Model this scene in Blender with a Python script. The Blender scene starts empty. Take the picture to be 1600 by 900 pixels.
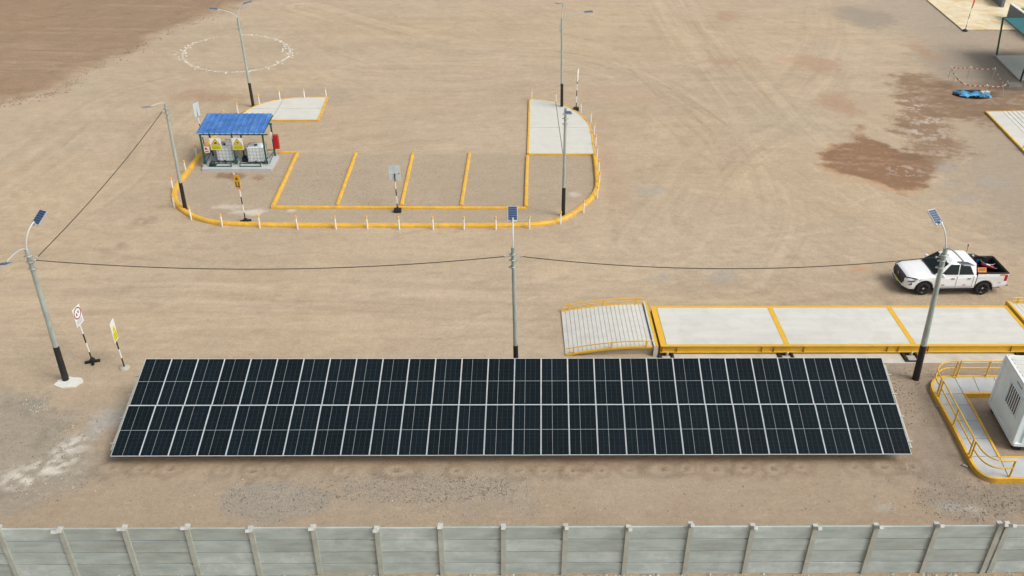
import bpy, bmesh, math, random
import numpy as np
from mathutils import Vector, Matrix
random.seed(7)
PI = math.pi
C = bpy.context.scene.collection
SC = bpy.context.scene

# ------------------------------------------------------------------ camera
FPX, PITCH, ROLL, YAW, CAMZ = 1391.47, 0.5541, 0.0034, 0.0088, 25.013
cy, sy = math.cos(YAW), math.sin(YAW)
FW = Vector((sy*math.cos(PITCH), cy*math.cos(PITCH), -math.sin(PITCH)))
_r = Vector((cy, -sy, 0)); _u = _r.cross(FW)
RT = math.cos(ROLL)*_r + math.sin(ROLL)*_u
UP = -math.sin(ROLL)*_r + math.cos(ROLL)*_u
cd = bpy.data.cameras.new('camera'); cam = bpy.data.objects.new('camera', cd); C.objects.link(cam)
cam.matrix_world = Matrix(((RT.x, UP.x, -FW.x, 0), (RT.y, UP.y, -FW.y, 0), (RT.z, UP.z, -FW.z, CAMZ), (0, 0, 0, 1)))
cd.sensor_width = 36; cd.lens = 36*FPX/1600; cd.clip_end = 3000; cd.clip_start = .5
SC.camera = cam

# ------------------------------------------------------------------ light
SUN_EL, SUN_AZ = math.radians(50), math.radians(118)     # azimuth clockwise from +Y (north)
w = bpy.data.worlds.new('World'); SC.world = w; w.use_nodes = True
nt = w.node_tree; nt.nodes.clear()
sky = nt.nodes.new('ShaderNodeTexSky'); sky.sky_type = 'NISHITA'; sky.sun_disc = False
sky.sun_elevation = SUN_EL; sky.sun_rotation = SUN_AZ
sky.air_density = 1.0; sky.dust_density = 4.0; sky.ozone_density = 1.0
bw = nt.nodes.new('ShaderNodeRGBToBW'); mx = nt.nodes.new('ShaderNodeMix'); mx.data_type = 'RGBA'
mx.inputs[0].default_value = .78                        # overcast: mostly colourless sky light
bg = nt.nodes.new('ShaderNodeBackground'); bg.inputs[1].default_value = .13
wo = nt.nodes.new('ShaderNodeOutputWorld')
nt.links.new(sky.outputs[0], bw.inputs[0]); nt.links.new(sky.outputs[0], mx.inputs[6]); nt.links.new(bw.outputs[0], mx.inputs[7])
nt.links.new(mx.outputs[2], bg.inputs[0]); nt.links.new(bg.outputs[0], wo.inputs[0])
sd = bpy.data.lights.new('sun', 'SUN'); sd.energy = 1.0; sd.angle = math.radians(24); sd.color = (1, .96, .9)
sun = bpy.data.objects.new('sun', sd); C.objects.link(sun)
sdir = Vector((math.sin(SUN_AZ)*math.cos(SUN_EL), math.cos(SUN_AZ)*math.cos(SUN_EL), math.sin(SUN_EL)))
sun.rotation_euler = sdir.to_track_quat('Z', 'Y').to_euler()
sun.location = (0, 60, 60)
SC.view_settings.view_transform = 'Standard'; SC.view_settings.look = 'None'
SC.view_settings.exposure = 0.53; SC.view_settings.gamma = 1

# ------------------------------------------------------------------ survey: where a photo pixel meets a level z
def at(px, py, z=0.0):
    d = FW + RT*((px-800)/FPX) + UP*((450-py)/FPX)
    t = (z-CAMZ)/d.z
    return Vector((d.x*t, d.y*t, z))

# ------------------------------------------------------------------ mesh builder
class MB:
    def __init__(s): s.v = []; s.f = []; s.m = []; s.sm = []
    def add(s, vs, fs, mi=0, smooth=False):
        o = len(s.v); s.v += [tuple(v) for v in vs]
        for f in fs: s.f.append([o+i for i in f]); s.m.append(mi); s.sm.append(smooth)
        return s
    def box(s, c, d, rot=None, mi=0):
        c = Vector(c); hx, hy, hz = d[0]/2, d[1]/2, d[2]/2
        vs = [Vector((x, y, z)) for z in (-hz, hz) for y in (-hy, hy) for x in (-hx, hx)]
        if rot is not None: vs = [rot @ v for v in vs]
        return s.add([c+v for v in vs], [(0, 2, 3, 1), (4, 5, 7, 6), (0, 1, 5, 4), (2, 6, 7, 3), (0, 4, 6, 2), (1, 3, 7, 5)], mi)
    def bar(s, a, b, wd, th, mi=0, up=(0, 0, 1)):
        a = Vector(a); b = Vector(b); d = b-a; L = d.length
        x = d.normalized(); u = Vector(up)
        if abs(x.dot(u)) > .98: u = Vector((0, 1, 0))
        y = u.cross(x).normalized(); z = x.cross(y)
        R = Matrix((x, y, z)).transposed()
        return s.box((a+b)/2, (L, wd, th), R, mi)
    def prism(s, poly, z0, z1, mi=0, mside=None):
        n = len(poly)
        ar = sum(poly[i][0]*poly[(i+1) % n][1]-poly[(i+1) % n][0]*poly[i][1] for i in range(n))
        if ar < 0: poly = poly[::-1]
        vs = [(p[0], p[1], z0) for p in poly]+[(p[0], p[1], z1) for p in poly]
        s.add(vs, [list(range(n, 2*n)), list(range(n-1, -1, -1))], mi)
        s.add(vs, [(i, (i+1) % n, (i+1) % n+n, i+n) for i in range(n)], mi if mside is None else mside)
        return s
    def tube(s, path, r, seg=8, mi=0, cap=True, smooth=True):
        P = [Vector(p) for p in path]; n = len(P)
        rs = r if isinstance(r, (list, tuple)) else [r]*n
        vs = []; prev = None
        for i, p in enumerate(P):
            t = (P[min(i+1, n-1)]-P[max(i-1, 0)]).normalized()
            if prev is None:
                a = Vector((0, 0, 1)) if abs(t.z) < .9 else Vector((1, 0, 0))
                nx = a.cross(t).normalized()
            else: nx = (prev-t*prev.dot(t)).normalized()
            prev = nx; ny = t.cross(nx)
            for k in range(seg):
                a = 2*PI*k/seg
                vs.append(p+rs[i]*(math.cos(a)*nx+math.sin(a)*ny))
        fs = [(i*seg+k, i*seg+(k+1) % seg, (i+1)*seg+(k+1) % seg, (i+1)*seg+k) for i in range(n-1) for k in range(seg)]
        s.add(vs, fs, mi, smooth)
        if cap: s.add(vs, [list(range(seg))[::-1], list(range((n-1)*seg, n*seg))], mi)
        return s
    def lathe(s, prof, seg=24, c=(0, 0, 0), axis='z', mi=0, smooth=True):
        vs = []
        for (r, h) in prof:
            for k in range(seg):
                a = 2*PI*k/seg; x, y = r*math.cos(a), r*math.sin(a)
                v = (x, y, h) if axis == 'z' else (x, h, y)
                vs.append((v[0]+c[0], v[1]+c[1], v[2]+c[2]))
        n = len(prof)
        fs = [(i*seg+k, i*seg+(k+1) % seg, (i+1)*seg+(k+1) % seg, (i+1)*seg+k) for i in range(n-1) for k in range(seg)]
        if axis == 'y': fs = [f[::-1] for f in fs]
        return s.add(vs, fs, mi, smooth)
    def blob(s, c, r, mi=0, jit=.25, sq=.7):
        vs = []
        for d in ((1, 0, 0), (-1, 0, 0), (0, 1, 0), (0, -1, 0), (0, 0, 1), (0, 0, -1)):
            k = r*random.uniform(1-jit, 1+jit)
            vs.append((c[0]+d[0]*k, c[1]+d[1]*k, c[2]+d[2]*k*sq))
        return s.add(vs, [(0, 2, 4), (2, 1, 4), (1, 3, 4), (3, 0, 4), (2, 0, 5), (1, 2, 5), (3, 1, 5), (0, 3, 5)], mi)
    def mesh(s, name, mats, org=(0, 0, 0)):
        me = bpy.data.meshes.new(name)
        o = Vector(org)
        me.from_pydata([tuple(Vector(v)-o) for v in s.v], [], s.f)
        if not isinstance(mats, (list, tuple)): mats = [mats]
        for m in mats: me.materials.append(m)
        me.polygons.foreach_set('material_index', s.m)
        me.polygons.foreach_set('use_smooth', s.sm)
        me.update()
        return me
    def build(s, name, mats, parent=None, org=None):
        """vertices are in world metres unless org is given as (0,0,0) for local ones"""
        if org is None:
            org = Vector((0, 0, 0)); q = parent
            while q is not None: org = org+q.location; q = q.parent
        ob = bpy.data.objects.new(name, s.mesh(name, mats, org)); C.objects.link(ob)
        if parent is not None: ob.parent = parent
        return ob

def link(name, me, parent=None, loc=(0, 0, 0)):
    o = bpy.data.objects.new(name, me); C.objects.link(o); o.location = loc
    if parent is not None: o.parent = parent
    return o
def tag(o, label, cat, group=None, kind=None):
    if label: o['label'] = label
    if cat: o['category'] = cat
    if group: o['group'] = group
    if kind: o['kind'] = kind
    return o
def thing(name, loc, label, cat, group=None):
    o = bpy.data.objects.new(name, None); C.objects.link(o); o.location = loc
    o.empty_display_size = .3
    return tag(o, label, cat, group)
def dup(root, loc, label, group=None):
    r = root.copy(); C.objects.link(r); r.location = loc; r['label'] = label
    if group: r['group'] = group
    for ch in list(root.children):
        c = ch.copy(); C.objects.link(c); c.parent = r
        for g in ch.children:
            d = g.copy(); C.objects.link(d); d.parent = c
    return r
def solo(mb, name, mats, org, label, cat, group=None, kind=None):
    o = bpy.data.objects.new(name, mb.mesh(name, mats, org)); C.objects.link(o); o.location = org
    return tag(o, label, cat, group, kind)
def bev(o, wdt, seg=2):
    m = o.modifiers.new('bevel', 'BEVEL'); m.width = wdt; m.segments = seg; m.limit_method = 'ANGLE'; m.angle_limit = math.radians(40)
    return o

# ------------------------------------------------------------------ materials
def mat(name, col, rough=.7, metal=0.0, var=.0, vscale=3.0, vcol=None, bump=0.0, bscale=40.0, stretch=None, spec=None, coat=0.0, grime=0.0, gcol=(.2, .15, .1)):
    m = bpy.data.materials.new(name); m.use_nodes = True; t = m.node_tree; b = t.nodes['Principled BSDF']
    b.inputs['Roughness'].default_value = rough; b.inputs['Metallic'].default_value = metal
    if spec is not None: b.inputs['Specular IOR Level'].default_value = spec
    if coat: b.inputs['Coat Weight'].default_value = coat; b.inputs['Coat Roughness'].default_value = .08
    b.inputs['Base Color'].default_value = (*col, 1)
    geo = t.nodes.new('ShaderNodeNewGeometry'); src = geo.outputs['Position']
    if stretch:
        mp = t.nodes.new('ShaderNodeMapping'); mp.inputs['Scale'].default_value = stretch
        t.links.new(src, mp.inputs[0]); src = mp.outputs[0]
    last = None
    if var:
        n = t.nodes.new('ShaderNodeTexNoise'); n.inputs['Scale'].default_value = vscale; n.inputs['Detail'].default_value = 6; n.inputs['Roughness'].default_value = .62
        t.links.new(src, n.inputs['Vector'])
        r = t.nodes.new('ShaderNodeValToRGB'); r.color_ramp.elements[0].position = .32; r.color_ramp.elements[1].position = .68
        c2 = vcol or tuple(min(1, c*(1+var)) for c in col); c1 = tuple(c*(1-var) for c in col)
        r.color_ramp.elements[0].color = (*c1, 1); r.color_ramp.elements[1].color = (*c2, 1)
        t.links.new(n.outputs['Fac'], r.inputs[0]); last = r.outputs[0]
    if grime:
        n = t.nodes.new('ShaderNodeTexNoise'); n.inputs['Scale'].default_value = vscale*.6+.3; n.inputs['Detail'].default_value = 8; n.inputs['Roughness'].default_value = .7
        t.links.new(geo.outputs['Position'], n.inputs['Vector'])
        r = t.nodes.new('ShaderNodeValToRGB'); r.color_ramp.elements[0].position = .48; r.color_ramp.elements[1].position = .72
        r.color_ramp.elements[0].color = (0, 0, 0, 1); r.color_ramp.elements[1].color = (grime, grime, grime, 1)
        t.links.new(n.outputs['Fac'], r.inputs[0])
        mm = t.nodes.new('ShaderNodeMix'); mm.data_type = 'RGBA'; mm.inputs[6].default_value = (*col, 1); mm.inputs[7].default_value = (*gcol, 1)
        t.links.new(r.outputs[0], mm.inputs[0])
        if last: t.links.new(last, mm.inputs[6])
        last = mm.outputs[2]
    if last: t.links.new(last, b.inputs['Base Color'])
    if bump:
        n = t.nodes.new('ShaderNodeTexNoise'); n.inputs['Scale'].default_value = bscale; n.inputs['Detail'].default_value = 5
        t.links.new(src, n.inputs['Vector'])
        bp = t.nodes.new('ShaderNodeBump'); bp.inputs['Strength'].default_value = bump; bp.inputs['Distance'].default_value = .02
        t.links.new(n.outputs['Fac'], bp.inputs['Height']); t.links.new(bp.outputs[0], b.inputs['Normal'])
    return m

M = {}
M['yellow'] = mat('yellow_kerb_paint', (.74, .42, .035), .55, var=.14, vscale=2.5, grime=.85, gcol=(.46, .33, .15), bump=.2)
M['yellow_metal'] = mat('yellow_enamel', (.74, .44, .035), .42, var=.06, vscale=3, grime=.25, gcol=(.45, .26, .07))
M['concrete'] = mat('pale_concrete', (.59, .58, .515), .9, var=.05, vscale=.9, grime=.3, gcol=(.46, .44, .39), bump=.2)
M['concrete_old'] = mat('old_concrete', (.44, .42, .36), .92, var=.12, vscale=1.6, grime=.5, gcol=(.28, .23, .17), bump=.4)
M['slab'] = mat('walkway_slab', (.47, .49, .49), .85, var=.07, vscale=2, grime=.4, gcol=(.36, .34, .30), bump=.2)
M['precast'] = mat('precast_concrete', (.37, .43, .40), .9, var=.17, vscale=1.6, grime=.8, gcol=(.50, .55, .52), bump=.35, stretch=(.5, 1, 2.2))
M['precast_post'] = mat('precast_post_concrete', (.38, .40, .345), .9, var=.12, vscale=2.5, grime=.4, gcol=(.22, .20, .15), bump=.4)
M['joint'] = mat('dark_joint', (.05, .05, .045), .9)
M['pole'] = mat('galvanised_grey', (.42, .475, .43), .55, .25, var=.14, vscale=4, stretch=(1, 1, .25), grime=.3, gcol=(.2, .19, .15))
M['arm'] = mat('pale_arm_metal', (.58, .61, .57), .45, .2, var=.06)
M['black'] = mat('black_paint', (.012, .012, .013), .6, var=.3, vscale=6, grime=.25, gcol=(.10, .08, .06))
M['black_rubber'] = mat('black_rubber', (.018, .018, .019), .8, var=.25, vscale=8)
M['white'] = mat('white_paint', (.78, .78, .75), .5, var=.04, grime=.15, gcol=(.5, .45, .36))
M['frame'] = mat('anodised_aluminium', (.70, .75, .76), .45, .10, var=.04)
M['midline'] = mat('panel_mid_seam', (.42, .46, .47), .5)
M['steel'] = mat('galvanised_steel', (.42, .43, .40), .5, .4, var=.1)
M['green'] = mat('dark_green_paint', (.012, .085, .062), .45, var=.2, vscale=5, grime=.2, gcol=(.08, .10, .07))
M['cable'] = mat('cable', (.03, .028, .026), .7)
M['ceramic'] = mat('insulator', (.55, .53, .48), .3)
M['red'] = mat('red_enamel', (.45, .012, .018), .35, var=.08)
M['glass'] = mat('vehicle_glass', (.008, .016, .016), .06, spec=.38)
M['carwhite'] = mat('vehicle_white', (.86, .87, .87), .30, coat=.3, var=.01, vscale=1, grime=.06, gcol=(.6, .54, .45))
M['lead'] = mat('grey_sign_back', (.58, .66, .69), .5, .3, var=.06)
M['signw'] = mat('sign_white', (.80, .81, .80), .4)
M['signy'] = mat('sign_yellow', (.72, .66, .02), .4)
M['signo'] = mat('sign_amber', (.85, .47, .01), .4)
M['olive'] = mat('sign_olive', (.36, .36, .02), .5)
M['maroon'] = mat('sign_red_ring', (.28, .03, .05), .5)
M['ink'] = mat('sign_ink', (.02, .02, .025), .5)
M['greyink'] = mat('sign_grey_ink', (.30, .32, .36), .5)
M['blue'] = mat('blue_plastic', (.02, .17, .50), .4)
M['orange'] = mat('orange_sticker', (.80, .26, .02), .5)
M['teal'] = mat('teal_canopy', (.01, .13, .14), .5, var=.12)
M['tarp'] = mat('blue_tarp', (.06, .33, .58), .45, var=.35, vscale=2.5)
M['lime'] = mat('lime_paint', (.22, .55, .03), .5, var=.2)
M['chrome'] = mat('chrome', (.6, .6, .6), .2, .9)
M['tank'] = mat('tank_plastic', (.84, .88, .86), .35, var=.05)
M['orangetop'] = mat('yellow_cap', (.80, .47, .10), .5)
M['rust'] = mat('brown_wood', (.16, .09, .05), .8, var=.3)
M['pit'] = mat('pit_black', (.02, .021, .02), .6, var=.4, vscale=6)

def roof_mat():
    m = mat('blue_corrugated_sheet', (.045, .155, .43), .36, var=.25, vscale=1.4, grime=.5, gcol=(.20, .34, .60)); return m
M['roof'] = roof_mat()
def yard_pad_mat():
    return mat('stained_yellow_concrete', (.70, .61, .42), .85, var=.14, vscale=.45, grime=.95, gcol=(.60, .36, .09), bump=.1)
M['stained'] = yard_pad_mat()

def cell_mat():
    m = bpy.data.materials.new('solar_cells'); m.use_nodes = True; t = m.node_tree; b = t.nodes['Principled BSDF']
    N = t.nodes.new; L = t.links.new
    tc = N('ShaderNodeTexCoord'); sp = N('ShaderNodeSeparateXYZ'); L(tc.outputs['Object'], sp.inputs[0])
    def mth(op, a, b_=None, c=None):
        n = N('ShaderNodeMath'); n.operation = op
        for i, v in enumerate((a, b_, c)):
            if v is None: continue
            if isinstance(v, (int, float)): n.inputs[i].default_value = v
            else: L(v, n.inputs[i])
        return n.outputs[0]
    def line(coord, period, half, off=0.0):
        q = mth('ADD', coord, off+100*period); q = mth('DIVIDE', q, period); q = mth('FRACT', q)
        q = mth('SUBTRACT', q, .5); q = mth('ABSOLUTE', q); q = mth('SUBTRACT', .5, q)   # distance to line in periods
        return mth('LESS_THAN', q, half/period)
    Y = sp.outputs[1]; X = mth('SUBTRACT', sp.outputs[0], mth('MULTIPLY', Y, .0284))
    PX, PY = 1.084/5, 2.34/24
    colw = line(X, PX, .0035, PX/2)           # gaps between the cell columns
    rows = line(Y, PY*2, .0022, 0)
    bus = line(X, PX/5, .0009, 0)
    b1 = mth('MULTIPLY', mth('LESS_THAN', mth('ABSOLUTE', mth('SUBTRACT', X, -PX/2)), .0065), 1.0)
    f = mth('MULTIPLY', colw, .10)
    f = mth('MAXIMUM', f, mth('MULTIPLY', rows, .07)); f = mth('MAXIMUM', f, mth('MULTIPLY', bus, .12))
    f = mth('MAXIMUM', f, mth('MULTIPLY', b1, .62))
    oi = N('ShaderNodeObjectInfo')
    rr = N('ShaderNodeValToRGB'); rr.color_ramp.elements[0].color = (.0012, .0062, .0095, 1); rr.color_ramp.elements[1].color = (.0019, .0085, .013, 1)
    L(oi.outputs['Random'], rr.inputs[0])
    no = N('ShaderNodeTexNoise'); no.inputs['Scale'].default_value = 1.3; no.inputs['Detail'].default_value = 5
    geo = N('ShaderNodeNewGeometry'); L(geo.outputs['Position'], no.inputs['Vector'])
    dust = N('ShaderNodeMix'); dust.data_type = 'RGBA'; dust.inputs[7].default_value = (.11, .10, .085, 1)
    L(mth('MULTIPLY', no.outputs['Fac'], .05), dust.inputs[0]); L(rr.outputs[0], dust.inputs[6])
    mx = N('ShaderNodeMix'); mx.data_type = 'RGBA'; mx.inputs[7].default_value = (.52, .55, .55, 1)
    L(f, mx.inputs[0]); L(dust.outputs[2], mx.inputs[6]); L(mx.outputs[2], b.inputs['Base Color'])
    b.inputs['Roughness'].default_value = .18; b.inputs['Specular IOR Level'].default_value = .11
    return m
M['cells'] = cell_mat()

# ------------------------------------------------------------------ numpy noise for the soil
def vnoise(x, y, seed):
    xi = np.floor(x).astype(np.int64); yi = np.floor(y).astype(np.int64); fx = x-xi; fy = y-yi
    fx = fx*fx*(3-2*fx); fy = fy*fy*(3-2*fy)
    def h(a, b):
        n = (a*374761393+b*668265263+seed*982451653) & 0xffffffff
        n = ((n ^ (n >> 13))*1274126177) & 0xffffffff
        return ((n ^ (n >> 16)) & 0xffff)/65535.0
    return (h(xi, yi)*(1-fx)+h(xi+1, yi)*fx)*(1-fy)+(h(xi, yi+1)*(1-fx)+h(xi+1, yi+1)*fx)*fy
def fbm(x, y, seed, octv=4, gain=.5):
    s = 0; a = 1; t = 0
    for o in range(octv):
        s = s+a*(vnoise(x*2**o+o*17.3, y*2**o-o*9.1, seed+o)-.5); t += a; a *= gain
    return s/t*2
def sstep(a, b, x):
    t = np.clip((x-a)/(b-a), 0, 1); return t*t*(3-2*t)
def axis_pts(segs):
    out = [segs[0][0]]
    for a, b, st in segs:
        n = max(1, int(round((b-a)/st))); out += [a+(b-a)*(i+1)/n for i in range(n)]
    return np.array(out)
gx = axis_pts([(-1500, -300, 300), (-300, -70, 30), (-70, -32, .4), (-32, 34, .13), (34, 70, .35), (70, 300, 30), (300, 1500, 300)])
gy = axis_pts([(-600, 0, 100), (0, 18, 3), (18, 20, .4), (20, 60, .13), (60, 106, .24), (106, 150, 4), (150, 300, 25), (300, 1800, 300)])
GX, GY = np.meshgrid(gx, gy)
X = GX.ravel(); Y = GY.ravel()
def seg_dist(pts):
    d = np.full(X.shape, 1e9)
    for a, b in zip(pts[:-1], pts[1:]):
        ax, ay, bx, by = a[0], a[1], b[0], b[1]; L2 = (bx-ax)**2+(by-ay)**2+1e-9
        t = np.clip(((X-ax)*(bx-ax)+(Y-ay)*(by-ay))/L2, 0, 1)
        d = np.minimum(d, np.hypot(X-ax-t*(bx-ax), Y-ay-t*(by-ay)))
    return d
def poly_sd(pts):
    d = seg_dist(pts+[pts[0]]); ins = np.zeros(X.shape, bool); n = len(pts)
    for i in range(n):
        x0, y0 = pts[i][0], pts[i][1]; x1, y1 = pts[(i+1) % n][0], pts[(i+1) % n][1]
        if y0 == y1: continue
        c = ((y0 > Y) != (y1 > Y)) & (X < (x1-x0)*(Y-y0)/(y1-y0)+x0); ins ^= c
    return np.where(ins, -d, d)
def pp(*pts): return [at(px, py) for px, py in pts]
def ell(cx, cy_, rx, ry):
    c = at(cx, cy_); rX = (at(cx+rx, cy_)-at(cx-rx, cy_)).length/2; rY = abs(at(cx, cy_-ry).y-at(cx, cy_+ry).y)/2
    return (np.hypot((X-c.x)/rX, (Y-c.y)/rY)-1)*min(rX, rY)
wob1 = fbm(X*.45, Y*.45, 3, 5, .6); wob2 = fbm(X*1.6, Y*1.6, 11, 4, .6); fine = fbm(X*4, Y*4, 21, 2)
big = fbm(X*.06, Y*.06, 5, 4); mid = fbm(X*.25, Y*.3, 8, 4, .6); hue = fbm(X*.09+40, Y*.11, 15, 4)
strk = fbm(X*.16+.6*wob1, Y*2.2+.8*wob1, 31, 4, .65); strk2 = fbm(X*.07+9, Y*1.1+.3*wob1, 37, 4, .7)
rx_, ry_ = X*.80+Y*.60, -X*.60+Y*.80
diag = fbm(rx_*.5+.5*wob1, ry_*2.4+.6*wob2, 61, 4, .65)
def soft(sd, edge=.8, wob=1.0):      # 1 inside, noise-broken rim
    return 1-sstep(-edge, edge, sd+wob*(wob1*1.1+wob2*.8+fine*.35))
def col(r, g, b): return np.array([r, g, b])[None, :]
base = np.repeat(col(.458, .360, .249), len(X), 0)
base = base*(1+.06*big[:, None]+.08*mid[:, None]+.05*wob2[:, None])
base = base+(hue[:, None])*np.array([[.012, -.002, -.012]])
def blend(m, c, a=1.0):
    global base
    m = np.clip(m*a, 0, 1)[:, None]; base = base*(1-m)+np.array(c)[None, :]*m
Z = .012*wob2+.02*mid
Z = Z*(np.hypot(X, Y-50) < 120)
brush = fbm((X*.94+Y*.34)*.35+.5*wob1, (-X*.34+Y*.94)*2.6, 91, 4, .7)
brush2 = fbm((X*.6-Y*.8)*.35, (X*.8+Y*.6)*2.2+.5*wob1, 95, 4, .7)
sel = sstep(-.25, .25, fbm(X*.05+3, Y*.05, 99, 3)); br = brush*sel+brush2*(1-sel)
base = base*(1+.085*br*(1-.75*sstep(30, 34, Y)*(1-sstep(43, 47, Y))*(X < 12)))[:, None]
spots = sstep(.30, .62, fbm(X*.75, Y*1.1, 101, 4, .65)); base = base*(1-.10*spots[:, None])
spots = sstep(.34, .62, fbm(X*.55+7, Y*.9, 105, 4, .65)); base = base*(1+.07*spots[:, None])
# travelled lanes: streaks along the yard
zone = (sstep(30, 34, Y)*(1-sstep(43, 47, Y))*(1-.4*sstep(22, 30, X)))
base *= (1+(strk*.10*zone+strk2*.07*(.35+.65*zone))[:, None])
far = sstep(56, 70, Y); base *= (1+.05*strk2*far)[:, None]
blend(sstep(26, 20, Y)*.0+(1-sstep(29, 33, Y))*(.8+.3*mid), (.335, .262, .188), .75)     # strip between the array and the wall
blend(sstep(.0, .8, wob1+.5*mid)*(1-sstep(29, 33, Y)), (.36, .255, .16), .35)
gr_ = soft(ell(1560, 640, 200, 150), 3, 1.2); blend(gr_, (.325, .262, .200), .62)
gr_ = soft(poly_sd(pp((1400, -20), (1440, 60), (1480, 110), (1500, 200), (1500, 290), (1560, 380), (1750, 430), (1750, -20))), 3, 1.5); blend(gr_, (.355, .290, .222), .62)
blend((1-sstep(21.0, 21.5, Y)), (.36, .235, .15), .6)
# tyre tracks
def track(pts, wd, c, a, gauge=1.5, pair=True, seed=0):
    P = [at(*p) for p in pts]; Q = []
    for i in range(len(P)-1):                                   # Catmull-Rom
        p0, p1, p2, p3 = P[max(i-1, 0)], P[i], P[i+1], P[min(i+2, len(P)-1)]
        for k in range(6):
            t = k/6; Q.append(.5*((2*p1)+(p2-p0)*t+(2*p0-5*p1+4*p2-p3)*t*t+(3*p1-p0-3*p2+p3)*t**3))
    Q.append(P[-1])
    offs = (-gauge/2, gauge/2) if pair else (0,)
    global Z
    for of in offs:
        R = []
        for i, q in enumerate(Q):
            tn = (Q[min(i+1, len(Q)-1)]-Q[max(i-1, 0)]); tn.z = 0; tn.normalize()
            R.append((q.x-tn.y*of, q.y+tn.x*of))
        d = seg_dist(R); m = (1-sstep(wd*.5, wd, d))*sstep(-.25, .45, fbm(X*.8, Y*.8, 50+seed, 4, .65))
        blend(m, c, a*1.2); Z -= m*.015
D, Lt = (.31, .24, .17), (.54, .44, .33)
track([(600, 92), (700, 92), (850, 84), (930, 95), (1000, 115), (1070, 160), (1130, 205)], .16, D, 0.42, 1.6, True, 1)
track([(975, 92), (1010, 118), (1060, 165), (1110, 190)], .16, D, 0.34, 1.6, True, 2)
track([(1000, 150), (1060, 200), (1090, 225)], .16, D, 0.30, 1.6, True, 3)
track([(1050, 0), (1080, 30), (1110, 90), (1200, 170), (1290, 260), (1400, 350), (1600, 420)], .16, Lt, 0.34, 1.7, True, 4)
track([(860, 300), (1000, 330), (1150, 400), (1300, 440), (1400, 470)], .16, D, 0.21, 1.7, True, 5)
track([(1120, 290), (1200, 330), (1260, 390), (1300, 440)], .16, D, 0.21, 1.7, True, 6)
track([(-50, 470), (200, 455), (500, 470), (800, 500), (1000, 440), (1250, 380), (1500, 350)], .16, Lt, 0.30, 1.7, True, 7)
track([(-50, 440), (150, 400), (400, 430), (700, 440), (1100, 460), (1400, 470)], .16, D, 0.19, 1.7, True, 8)
track([(-50, 520), (300, 500), (600, 480), (900, 440), (1300, 350), (1500, 240)], .16, Lt, 0.26, 1.7, True, 9)
track([(0, 330), (130, 370), (300, 400), (500, 380), (700, 375)], .16, D, 0.21, 1.7, True, 10)
track([(160, 450), (170, 370), (200, 320), (260, 240), (300, 120)], .16, Lt, 0.21, 1.7, True, 11)
track([(0, 300), (100, 210), (180, 140), (280, 130), (400, 110)], .16, D, 0.24, 1.7, True, 12)
track([(480, 60), (600, 100), (780, 130), (1000, 180), (1200, 300)], .16, D, 0.19, 1.7, True, 13)
track([(420, 0), (520, 60), (700, 110), (800, 120)], .16, Lt, 0.26, 1.7, True, 14)
track([(1390, 470), (1300, 400), (1180, 360), (1000, 400)], .16, Lt, 0.26, 1.7, True, 15)
track([(1200, 60), (1290, 110), (1400, 120), (1500, 90)], .16, D, 0.21, 1.7, True, 16)
track([(-40, 560), (80, 540), (300, 540), (700, 545), (880, 500)], .16, D, 0.17, 1.7, True, 17)
def lane(pts, half, a, seed, f=2.6):
    global base, Z
    P = [at(*p) for p in pts]; Q = []
    for i in range(len(P)-1):
        p0, p1, p2, p3 = P[max(i-1, 0)], P[i], P[i+1], P[min(i+2, len(P)-1)]
        for k in range(5):
            t = k/5; Q.append(.5*((2*p1)+(p2-p0)*t+(2*p0-5*p1+4*p2-p3)*t*t+(3*p1-p0-3*p2+p3)*t**3))
    Q.append(P[-1]); q = np.array([(v.x, v.y) for v in Q])
    I = np.where((X > q[:, 0].min()-half*1.4) & (X < q[:, 0].max()+half*1.4) & (Y > q[:, 1].min()-half*1.4) & (Y < q[:, 1].max()+half*1.4))[0]
    x, y = X[I], Y[I]; best = np.full(x.shape, 1e9); sd_ = best.copy(); al = np.zeros(x.shape); acc = 0
    for (ax, ay), (bx, by) in zip(q[:-1], q[1:]):
        dx, dy = bx-ax, by-ay; L2 = dx*dx+dy*dy+1e-9; t = np.clip(((x-ax)*dx+(y-ay)*dy)/L2, 0, 1)
        d = np.hypot(x-ax-t*dx, y-ay-t*dy); s_ = np.sign((x-ax)*dy-(y-ay)*dx); c = d < best
        best[c] = d[c]; sd_[c] = (d*s_)[c]; al[c] = (acc+t*math.sqrt(L2))[c]; acc += math.sqrt(L2)
    m = (1-sstep(half*.45, half, best))*sstep(-.5, .2, fbm(al*.06, sd_*.3, seed+7, 3))
    n_ = fbm(sd_*f+.5*fbm(al*.08, sd_*.2, seed+3, 2), al*.10, seed, 4, .72)
    n2 = fbm(sd_*f*.5, al*.05, seed+20, 3)
    base[I] *= (1+m*(a*n_+a*.5*n2))[:, None]; Z[I] += m*n_*.012
lane([(-140, 480), (200, 455), (500, 462), (900, 474), (1200, 440), (1700, 395)], 4.2, .17, 201)
lane([(1030, -30), (1080, 40), (1150, 130), (1250, 240), (1400, 350), (1680, 440)], 5.5, .15, 211)
lane([(480, 10), (700, 68), (900, 84), (1050, 140), (1150, 220), (1200, 330), (1140, 430)], 4.0, .15, 221)
lane([(-80, 340), (80, 232), (200, 155), (330, 122), (480, 118), (700, 140), (860, 120)], 5.0, .14, 231)
lane([(560, 112), (800, 118), (970, 150), (1040, 230), (1010, 330), (1080, 400), (1340, 455)], 3.5, .15, 241)
lane([(1280, -30), (1300, 60), (1230, 170), (1110, 250), (1010, 380)], 4.5, .13, 251)
lane([(-60, 400), (100, 340), (215, 260), (240, 200), (330, 140)], 3.5, .13, 261)
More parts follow.
